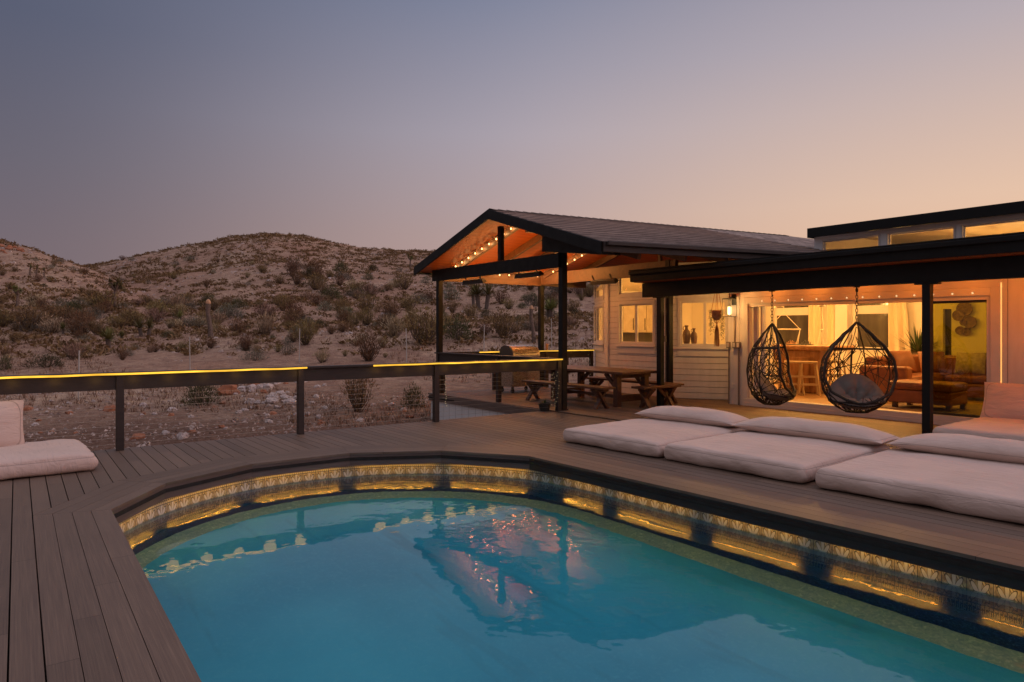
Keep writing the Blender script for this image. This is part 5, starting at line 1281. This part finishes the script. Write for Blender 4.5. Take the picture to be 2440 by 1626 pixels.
    b = MB(); b.box(-0.05, 0.05, -0.04, 0.04, 2.335, 2.349); b.tube([(0, 0, 2.335), (0.0, 0, 2.28), (0.016, 0, 2.27), (0.0, 0, 2.255)], 0.011, 7); b.build('hook', M['black'], root)
    return root
egg_chair(-7.33, math.atan2(0.4075, 0.913), 'left black wicker egg chair, turned sideways to the door', 5, 1.745, 0.275, 0.52, 0.49)
egg_chair(-5.77, math.atan2(-0.771, 0.638), 'black wicker egg chair facing the pool with round grey cushion, nearest the post', 9, 1.755, 0.285, 0.57, 0.47)

# ------------------------------------------------------------------ wall lantern, conduit, hanging planter
k_ = (1749 - U0)/F; d_ = W0[1]/(SA*k_ + CA); lxw = (CA*k_ - SA)*d_
ln = thing('wall_lantern', 'lit black box lantern on the white wall beside the sliding door', 'lantern', (lxw, wall_y(lxw), 0))
b = MB(); X0, X1, Y0, Y1, Z0, Z1 = -0.105, 0.105, -0.27, -0.06, 1.93, 2.31
for x in (X0, X1):
    for y in (Y0, Y1): b.tube([(x, y, Z0), (x, y, Z1)], 0.006, 4)
for z in (Z0, Z1):
    b.tube([(X0, Y0, z), (X1, Y0, z), (X1, Y1, z), (X0, Y1, z)], 0.006, 4, closed=True)
b.box(X0, X1, Y0, Y1, Z1, Z1 + 0.012); b.box(-0.012, 0.012, -0.17, -0.002, 2.33, 2.36); b.tube([(0, -0.165, 2.1), (0, -0.165, 2.45)], 0.008, 6); b.build('lantern_frame', M['black'], ln)
b = MB(); b.box(-0.06, 0.06, -0.012, -0.001, 2.18, 2.42); b.build('back_plate', M['black'], ln)
b = MB(); b.lathe([(0.036, 1.97), (0.04, 2.05), (0.036, 2.14)], 14, (0, -0.165, 0)); b.build('glass_tube', M['lantern'], ln, smooth=True)
lamp('lantern_lamp', (lxw + 0.0, wall_y(lxw) - 0.165, 2.24), 4, (1.0, 0.6, 0.2), 0.04); lamp('lantern_lamp', (lxw, wall_y(lxw) - 0.30, 2.06), 34, (1.0, 0.50, 0.13), 0.05)
cd = thing('electrical_boxes', 'grey outlet boxes with conduits on the white wall under the lantern', 'outlet boxes', (lxw, wall_y(lxw), 0))
for x in (-0.13, 0.03, 0.13):
    b = MB(); b.box(x - 0.045, x + 0.045, -0.05, -0.002, 1.235, 1.37); o_ = b.build('outlet_box', M['greybox'], cd, bevel=0.005); b = MB(); b.box(x - 0.03, x + 0.03, -0.056, -0.0505, 1.255, 1.35); b.build('cover', M['concrete'], o_, bevel=0.003)
for x, z0, z1 in ((-0.12, 0.0, 1.235), (0.13, 0.0, 1.235), (0.03, 1.37, 1.93)):
    b = MB(); b.tube([(x, -0.024, z0), (x, -0.024, z1)], 0.016, 8); b.build('conduit', M['greybox'], cd, smooth=True)
hx, hy = to_world(*(lambda d: ((1708 - U0)/F*d, d))(14.75))
hp = thing('hanging_planter', 'macrame planter with trailing green plant hung before the jar window', 'hanging planter', (hx, hy, 0))
b = MB(); ring = [V3((0.11*math.cos(a_), 0.11*math.sin(a_), 2.06)) for a_ in (0.4, 2.0, 3.6, 5.2)]
for q in ring: b.tube([V3((0, 0, 2.66)), q.lerp(V3((0, 0, 2.66)), 0.35), q, V3((q.x*0.6, q.y*0.6, 1.86)), V3((0, 0, 1.76))], 0.006, 5)
trng = random.Random(4)
for i in range(46):
    a_ = trng.uniform(0, 6.28); r_ = 0.065*trng.random()**0.5; b.tube([V3((0, 0, 1.77)), V3((r_*0.7*math.cos(a_), r_*0.7*math.sin(a_), 1.62)), V3((r_*math.cos(a_), r_*math.sin(a_), 1.27 + trng.uniform(0, .09)))], 0.004, 4)
b.build('macrame', M['macrame'], hp)
b = MB(); b.lathe([(0.055, 1.84), (0.10, 1.90), (0.115, 2.03), (0.10, 2.055), (0.001, 2.03)], 14); b.build('pot', M['terracotta'], hp, smooth=True)
b = MB()
for i in range(16):
    s_ = trng.choice([0.15, 3.0]) + trng.uniform(-.5, .5); L_ = trng.uniform(0.35, 0.72); bx_, by_ = 0.15*math.cos(s_), 0.12*math.sin(s_)
    for k in range(int(L_/0.022)):
        p = V3((bx_*(1 + 0.1*math.sin(k)), by_, 2.07 - k*0.022)); a_ = trng.uniform(0, 6.28); q = V3((math.cos(a_), math.sin(a_), -0.4))*0.05; s2 = V3((-math.sin(a_), math.cos(a_), 0))*0.014
        b.add([p, p + q*0.5 + s2, p + q, p + q*0.5 - s2], [(0, 1, 2, 3)])
b.build('trailing_leaves', M['leafgreen'], hp)
# conduit and switch on the right-hand back post of the pavilion
pb = thing('post_switch', 'small grey switch box and conduit on the pavilion post before the jar window', 'switch box', (PX1 + 0.02, PY1 - 0.066, 0))
b = MB(); b.tube([(-0.03, -0.014, 0.03), (-0.03, -0.014, 2.6)], 0.011, 7); b.build('conduit', M['greybox'], pb); b = MB(); b.box(-0.075, 0.005, -0.06, -0.027, 1.36, 1.50); b.build('box', M['greybox'], pb, bevel=0.004)

# ------------------------------------------------------------------ things inside
def jug(x, y, z, h, label):
    root = thing('jug', label, 'jug', (x, y, z), 0.5, 'brown jugs on the sill'); s = h
    b = MB(); b.lathe([(0.13*s, 0), (0.17*s, 0.15*s), (0.205*s, 0.5*s), (0.18*s, 0.68*s), (0.085*s, 0.80*s), (0.07*s, 0.90*s), (0.105*s, 0.985*s), (0.1*s, s), (0.06*s, 0.93*s)], 22); b.build('body', M['jar'], root, smooth=True)
    b = MB(); b.tube([(-0.07*s, 0, 0.93*s), (-0.16*s, 0, 0.93*s), (-0.175*s, 0, 0.82*s), (-0.12*s, 0, 0.73*s)], 0.018*s, 7); b.build('handle', M['jar'], root, smooth=True)
jd = ((B2[0] - B1[0])/math.dist(B1, B2), (B2[1] - B1[1])/math.dist(B1, B2))
for u, h, lab in ((1633, 0.47, 'taller brown handled jug on the bay window sill'), (1651, 0.40, 'shorter brown handled jug on the bay window sill')):
    s = along(B1, B2, u); jug(B1[0] + jd[0]*s - jd[1]*0.26, B1[1] + jd[1]*s + jd[0]*0.26, 1.275, h, lab)
b = MB(); b.box(0, jw[1] + .1, 0.112, 0.5, 1.22, 1.272); o = on_wall(b.build('window_shelf', M['trim'], house), B1, B2)
# kitchen run under the bay front window
kt = thing('kitchen_counter', 'dark kitchen counter with sink tap seen through the bay front window', 'counter', (-13.1, 12.85, FZ))
b = MB(); b.box(0.15, 1.95, 0.0, 0.6, 0.0, 1.08); b.build('cabinet', M['cab'], kt); b = MB(); b.box(0.13, 1.97, -0.01, 0.63, 1.082, 1.12); b.build('worktop', M['dark_cab'], kt)
b = MB(); b.tube([(1.45, 0.3, 1.12), (1.45, 0.3, 1.46), (1.42, 0.3, 1.52), (1.34, 0.3, 1.54), (1.27, 0.3, 1.5), (1.25, 0.3, 1.42)], 0.013, 8); b.build('tap', M['steel'], kt, smooth=True)
tl = thing('wall_cupboard', 'grey wall cupboards over a dark backsplash behind the bay front window', 'cupboard', (-14.88, 14.55, FZ), 0); b = MB(); b.box(0, 0.4, 0, 1.5, 1.42, 2.5); b.build('body', M['cab'], tl); b = MB(); b.box(0, 0.62, -0.1, 1.9, 0, 1.0); b.build('base', M['cab'], tl); b = MB(); b.box(0.0, 0.03, -0.1, 1.9, 1.002, 1.418); b.build('backsplash', M['dark_cab'], tl)
for y in (0.02, 0.52, 1.02): b = MB(); b.box(0.401, 0.42, y, y + 0.47, 1.44, 2.48); dr = b.build('door', M['cab'], tl, bevel=0.004); b = MB(); b.box(0.4205, 0.44, y + 0.40, y + 0.42, 1.5, 1.85); b.build('handle', M['dark_cab'], dr)
va = thing('pampas_vase', 'vase of pale pampas plumes in the bay front window', 'vase', (-11.42, 13.12, FZ + 1.12)); b = MB(); b.lathe([(0.04, 0), (0.065, 0.06), (0.05, 0.13), (0.03, 0.17), (0.035, 0.19)], 14); b.build('vase', M['jar'], va, smooth=True)
b = MB(); pr_ = random.Random(6)
for i in range(260):
    a_ = pr_.uniform(0, 6.28); q = pr_.random(); p = V3((-0.10*q + pr_.gauss(0, .045), pr_.gauss(0, .05), 0.18 + 0.42*q)); dv = V3((math.cos(a_)*.06, math.sin(a_)*.06, pr_.uniform(-.01, .09))); s2 = V3((-dv.y, dv.x, 0))*0.09
    b.add([p - s2, p + s2, p + dv], [(0, 1, 2)])
b.build('plumes', M['pampas'], va)
# bar table with stools
btx, bty = to_world((1912 - U0)/F*16.6, 16.6)
bt = thing('bar_table', 'thick slab-topped wooden bar table inside the sliding door', 'table', (btx, bty, FZ), math.radians(8))
b = MB(); b.box(-0.85, 1.05, -0.5, 0.5, 1.02, 1.13); b.build('tabletop', M['barwood'], bt, bevel=0.03)
b = MB(); b.hexa([(-0.42, -0.28, 0), (0.42, -0.28, 0), (0.42, 0.28, 0), (-0.42, 0.28, 0)], [(-0.6, -0.34, 1.018), (0.55, -0.34, 1.018), (0.55, 0.34, 1.018), (-0.6, 0.34, 1.018)]); b.build('pedestal', M['barwood'], bt, bevel=0.02)
b = MB(); b.box(-0.3, 0.3, -0.36, -0.345, 0.1, 0.85); b.build('pedestal_panel', M['barwood'], bt, bevel=0.01)
def stool(u, d, rz, label):
    x, y = to_world((u - U0)/F*d, d); root = thing('bar_stool', label, 'stool', (x, y, FZ), rz, 'bar stools')
    b = MB(); b.box(-0.19, 0.19, -0.15, 0.15, 0.73, 0.775); b.build('seat', M['stool'], root, bevel=0.008)
    for sx in (-1, 1):
        for sy in (-1, 1): b = MB(); b.bar((sx*0.22, sy*0.18, 0), (sx*0.15, sy*0.11, 0.73), 0.036, 0.036); b.build('leg', M['stool'], root)
    for z, f_ in ((0.24, 0.197), (0.42, 0.18)):
        b = MB(); b.bar((-f_, -0.16, z), (f_, -0.16, z), 0.026, 0.03); b.bar((-f_, 0.16, z), (f_, 0.16, z), 0.026, 0.03); b.build('rung', M['stool'], root)
stool(1926, 15.75, 0.65, 'pale wooden stool in front of the bar table, between the egg chairs'); stool(1838, 16.2, 0.4, 'pale wooden stool at the bar table behind the left egg chair'); stool(1990, 15.9, 0.9, 'pale wooden stool at the bar table beside the right egg chair'); stool(1890, 15.9, 0.6, 'pale wooden stool partly behind the left egg chair rim')
cs = thing('chess_set', 'chess set on the bar table', 'chess set', (btx - 0.05, bty - 0.12, FZ + 1.132), math.radians(8)); b = MB(); b.box(-0.3, 0.3, -0.2, 0.2, 0, 0.02); b.build('board', M['dark_cab'], cs, bevel=0.003)
for i in range(8):
    for r_, m_ in ((-0.14, 'barwood'), (0.12, 'dark_cab')):
        b = MB(); h_ = (0.07, 0.08, 0.09, 0.11, 0.12, 0.09, 0.08, 0.07)[i]; b.lathe([(0.017, 0.021), (0.019, 0.03), (0.009, 0.045), (0.008, h_*0.7), (0.014, h_*0.8), (0.010, h_), (0.001, h_*1.06)], 8, ((r_ + (i % 2)*0.05)*1.4, -0.15 + i*0.043, 0)); b.build('piece', M[m_], cs, smooth=True)
def pendant(u, vrim, d, label):
    x, y = to_world((u - U0)/F*d, d); z = CH + (V0 - vrim)*d/F; root = thing('pendant_lamp', label, 'pendant lamp', (x, y, z), 0, 'pendant lamps over the bar table')
    b = MB(); b.lathe([(0.115, 0), (0.055, 0.19), (0.04, 0.22), (0.012, 0.24)], 20, cap=False); b.build('shade', M['steel'], root, smooth=True)
    b = MB(); b.lathe([(0.001, 0.012), (0.10, 0.012)], 18, cap=False); b.build('diffuser', M['shadeglow'], root)
    b = MB(); b.tube([(0, 0, 0.24), (0, 0, max(0.3, 2.79 - z))], 0.006, 5); b.build('cord', M['plastic'], root)
pendant(1857, 733, 16.5, 'metal cone pendant lamp left over the bar table'); pendant(1959, 731, 16.2, 'metal cone pendant lamp right over the bar table')
def hammock(u, vt, d, label, ang):
    x, y = to_world((u - U0)/F*d, d); z = CH + (V0 - vt)*d/F; root = thing('rope_chair', label, 'hanging chair', (x, y, z), ang, 'white rope hanging chairs')
    b = MB(); b.tube([(-0.40, 0, 0), (0.40, 0, 0)], 0.016, 7); b.build('spreader_bar', M['rope'], root)
    b = MB(); b.tube([(0, 0, 0.42), (0, 0, 1.1)], 0.008, 5)
    for s in (-1, 1): b.tube([(0, 0, 0.42), (s*0.38, 0, 0.0)], 0.008, 5); b.tube([(s*0.38, 0, 0), (s*0.30, -0.12, -0.55)], 0.009, 5); b.tube([(s*0.38, 0, 0), (s*0.24, 0.12, -0.6)], 0.009, 5)
    b.build('ropes', M['rope'], root)
    b = MB(); nn = 10
    vs_ = [V3((lerp(-0.3, 0.3, i/nn), lerp(-0.14, 0.2, j/6), -0.55 - 0.12*math.sin(math.pi*i/nn) - 0.1*math.sin(math.pi*j/6))) for j in range(7) for i in range(nn + 1)]
    b.add(vs_, [(j*(nn + 1) + i, j*(nn + 1) + i + 1, (j + 1)*(nn + 1) + i + 1, (j + 1)*(nn + 1) + i) for j in range(6) for i in range(nn)]); b.build('sling', M['rope'], root, smooth='all')
hammock(1959, 786, 17.4, 'white rope hanging chair with level bar behind the bar table', -0.95); hammock(1867, 785, 17.0, 'white rope hanging chair seen edge-on beside the left egg chair', 0.55)
def curtain(u0, u1, label, seed, flare=0.0):
    s0, s1 = along(K0, K1, u0), along(K0, K1, u1); root = thing('curtain', label, 'curtain', (K0[0] + s0, 18.2, FZ), 0, 'linen curtains'); b = MB(); n = 60; rows = 8; W_ = s1 - s0
    vs_ = []
    for j in range(rows + 1):
        z = 2.55*j/rows
        for i in range(n + 1):
            t = i/n; x = t*W_ + flare*(1 - j/rows)*(t); vs_.append(V3((x, -0.13 + 0.045*math.sin(t*W_*38 + seed) + 0.018*math.sin(t*W_*71 + seed*2 + j*0.3), z + 0.02)))
    b.add(vs_, [(j*(n + 1) + i, j*(n + 1) + i + 1, (j + 1)*(n + 1) + i + 1, (j + 1)*(n + 1) + i) for j in range(rows) for i in range(n)]); o_ = b.build('cloth', M['curtain'], root, smooth='all')
    b = MB(); b.tube([(-0.05, -0.13, 2.6), (W_ + 0.05, -0.13, 2.6)], 0.012, 6); b.build('rail', M['plastic'], root)
curtain(1818, 1846, 'linen curtain left of the left inside window', 1); curtain(1931, 1964, 'linen curtain right of the left inside window', 2); curtain(1976, 1999, 'narrow linen curtain beside the white pilaster', 3); curtain(2124, 2162, 'linen curtain right of the window behind the sofa', 4, 0.25)
def soft_box(L, W, H, r=0.05): b = MB(); b.box(-L/2, L/2, -W/2, W/2, 0, H); return b
sf = thing('leather_sofa', 'cognac leather corner sofa inside the sliding door', 'sofa', (-7.55, 14.72, FZ))
for nm_, bx_ in (('arm', (0, 1.0, 0, 0.26, 0.06, 0.74)), ('base', (0, 1.0, 0.265, 2.6, 0.06, 0.36)), ('backrest', (0, 0.24, 0.265, 2.6, 0.365, 0.92)), ('base', (1.005, 4.0, 1.65, 2.6, 0.06, 0.36)), ('backrest', (0.25, 4.0, 2.36, 2.6, 0.365, 0.92))):
    b = MB(); b.box(*bx_); b.build(nm_, M['leather'], sf, bevel=0.05)
for x0, x1, y0, y1 in ((0.26, 0.98, 0.28, 1.3), (0.26, 0.98, 1.32, 2.34), (1.02, 1.98, 1.66, 2.34), (2.0, 2.98, 1.66, 2.34), (3.0, 3.98, 1.66, 2.34)):
    b = MB(); b.box(x0, x1, y0, y1, 0.365, 0.52); b.build('seat_cushion', M['leather'], sf, bevel=0.05)
ot = thing('ottoman', 'cognac leather ottoman on short red feet just inside the door', 'ottoman', (-6.42, 13.62, FZ)); b = MB(); b.box(0, 1.1, 0, 0.75, 0.12, 0.36); b.build('base', M['leather'], ot, bevel=0.02); b = MB(); b.box(-0.02, 1.12, -0.02, 0.77, 0.362, 0.52); b.build('cushion', M['leather'], ot, bevel=0.06)
for x in (0.06, 1.0):
    for y in (0.05, 0.66): b = MB(); b.box(x, x + 0.08, y, y + 0.08, 0, 0.118); b.build('leg', M['redwood'], ot)
for i, (x, y, z, rz, m_, lab) in enumerate([(-6.15, 16.72, 0.92, 0.15, 'pillow_in', 'beige fringed pillow on the sofa nearest its arm'), (-5.55, 16.75, 0.92, -0.2, 'pillow_in', 'beige pillow on the sofa leaning to the right'), (-6.75, 16.4, 0.93, 0.8, 'leather', 'brown leather pillow in the sofa corner'), (-4.9, 16.75, 0.92, 0.1, 'pillow_in', 'pale pillow on the sofa behind the tinted glass'), (-7.05, 15.7, 0.95, 1.2, 'leather', 'brown pillow against the sofa back behind the egg chair')]):
    root = thing('sofa_pillow', lab, 'pillow', (x, y, z)); root.rotation_euler = (math.radians(68), 0, rz); weld(pillow_mesh(0.56, 0.5, 0.2, i*4, (22, 22)).build('pillow', M[m_], root))
rug = MB(); rug.box(-6.6, -3.2, 13.45, 15.6, FZ + 0.002, FZ + 0.014); tag(rug.build('rug', M['rug']), 'brown rug on the oak floor by the ottoman', 'rug')
hpz = to_world((2188 - U0)/F*16.9, 16.9); pl = thing('house_plant', 'spiky house plant behind the sofa pillows', 'plant', (hpz[0], hpz[1], FZ)); b = MB(); b.lathe([(0.14, 0), (0.19, 0.4), (0.17, 0.4), (0.001, 0.36)], 16); b.build('pot', M['basket'], pl, smooth=True)
b = MB(); b.tube([(0, 0, 0.36), (0, 0, 0.95)], 0.03, 7); rosette(b, V3((0, 0, 0.95)), 0.75, 70, random.Random(2), (-0.15, 1.45), 0.05); b.build('leaves', M['leafgreen'], pl)
for i, (u, v, r_, lab) in enumerate([(2299, 737, 0.17, 'largest woven basket of the wall group behind the tinted glass'), (2285, 752, 0.13, 'oval basket at the left of the wall group'), (2312, 768, 0.14, 'basket at the right of the wall group'), (2296, 769, 0.07, 'smallest basket in the middle of the wall group'), (2289, 788, 0.10, 'lower left basket of the wall group'), (2303, 790, 0.09, 'lower right basket of the wall group')]):
    p = on_plane_y(u, v, 18.15); o_ = MB(); o_.lathe([(0.001, 0.02), (r_*0.5, 0.015), (r_, 0.05), (r_*1.04, 0.03), (r_*0.5, 0.0), (0.001, 0.0)], 22); ob = o_.build('wall_basket', M['basket'], smooth=True); ob.location = p; ob.rotation_euler = (math.radians(90), 0, 0); tag(ob, lab, 'basket', 'woven baskets on the wall')
for i, (x, lab) in enumerate(((-6.15, 'ceiling fan seen through the middle clerestory window'), (-4.2, 'ceiling fan seen through the right clerestory window'))):
    root = thing('ceiling_fan', lab, 'ceiling fan', (x, 16.2, 3.52), 0.4*i, 'ceiling fans'); b = MB(); b.lathe([(0.02, 0.34), (0.02, 0.06), (0.09, 0.05), (0.10, -0.04), (0.04, -0.06)], 14); b.build('hub', M['dark_cab'], root, smooth=True)
    for k in range(4): b = MB(); a_ = k*math.pi/2 + 0.3; b.bar((math.cos(a_)*0.1, math.sin(a_)*0.1, 0.0), (math.cos(a_)*0.62, math.sin(a_)*0.62, 0.01), 0.12, 0.012); b.build('blade', M['dark_cab'], root)
# ------------------------------------------------------------------ render settings
sc.view_settings.view_transform = 'Standard'; sc.view_settings.look = 'None'; sc.view_settings.exposure = 0.0; sc.view_settings.gamma = 1.0
cy = sc.cycles
cy.max_bounces = 10; cy.diffuse_bounces = 4; cy.glossy_bounces = 4; cy.transmission_bounces = 6; cy.transparent_max_bounces = 16
cy.sample_clamp_indirect = 14.0; cy.sample_clamp_direct = 3.0; cy.blur_glossy = 0.3; cy.use_denoising = True; cy.use_adaptive_sampling = True; cy.adaptive_threshold = 0.012
cy.caustics_reflective = False; cy.caustics_refractive = True
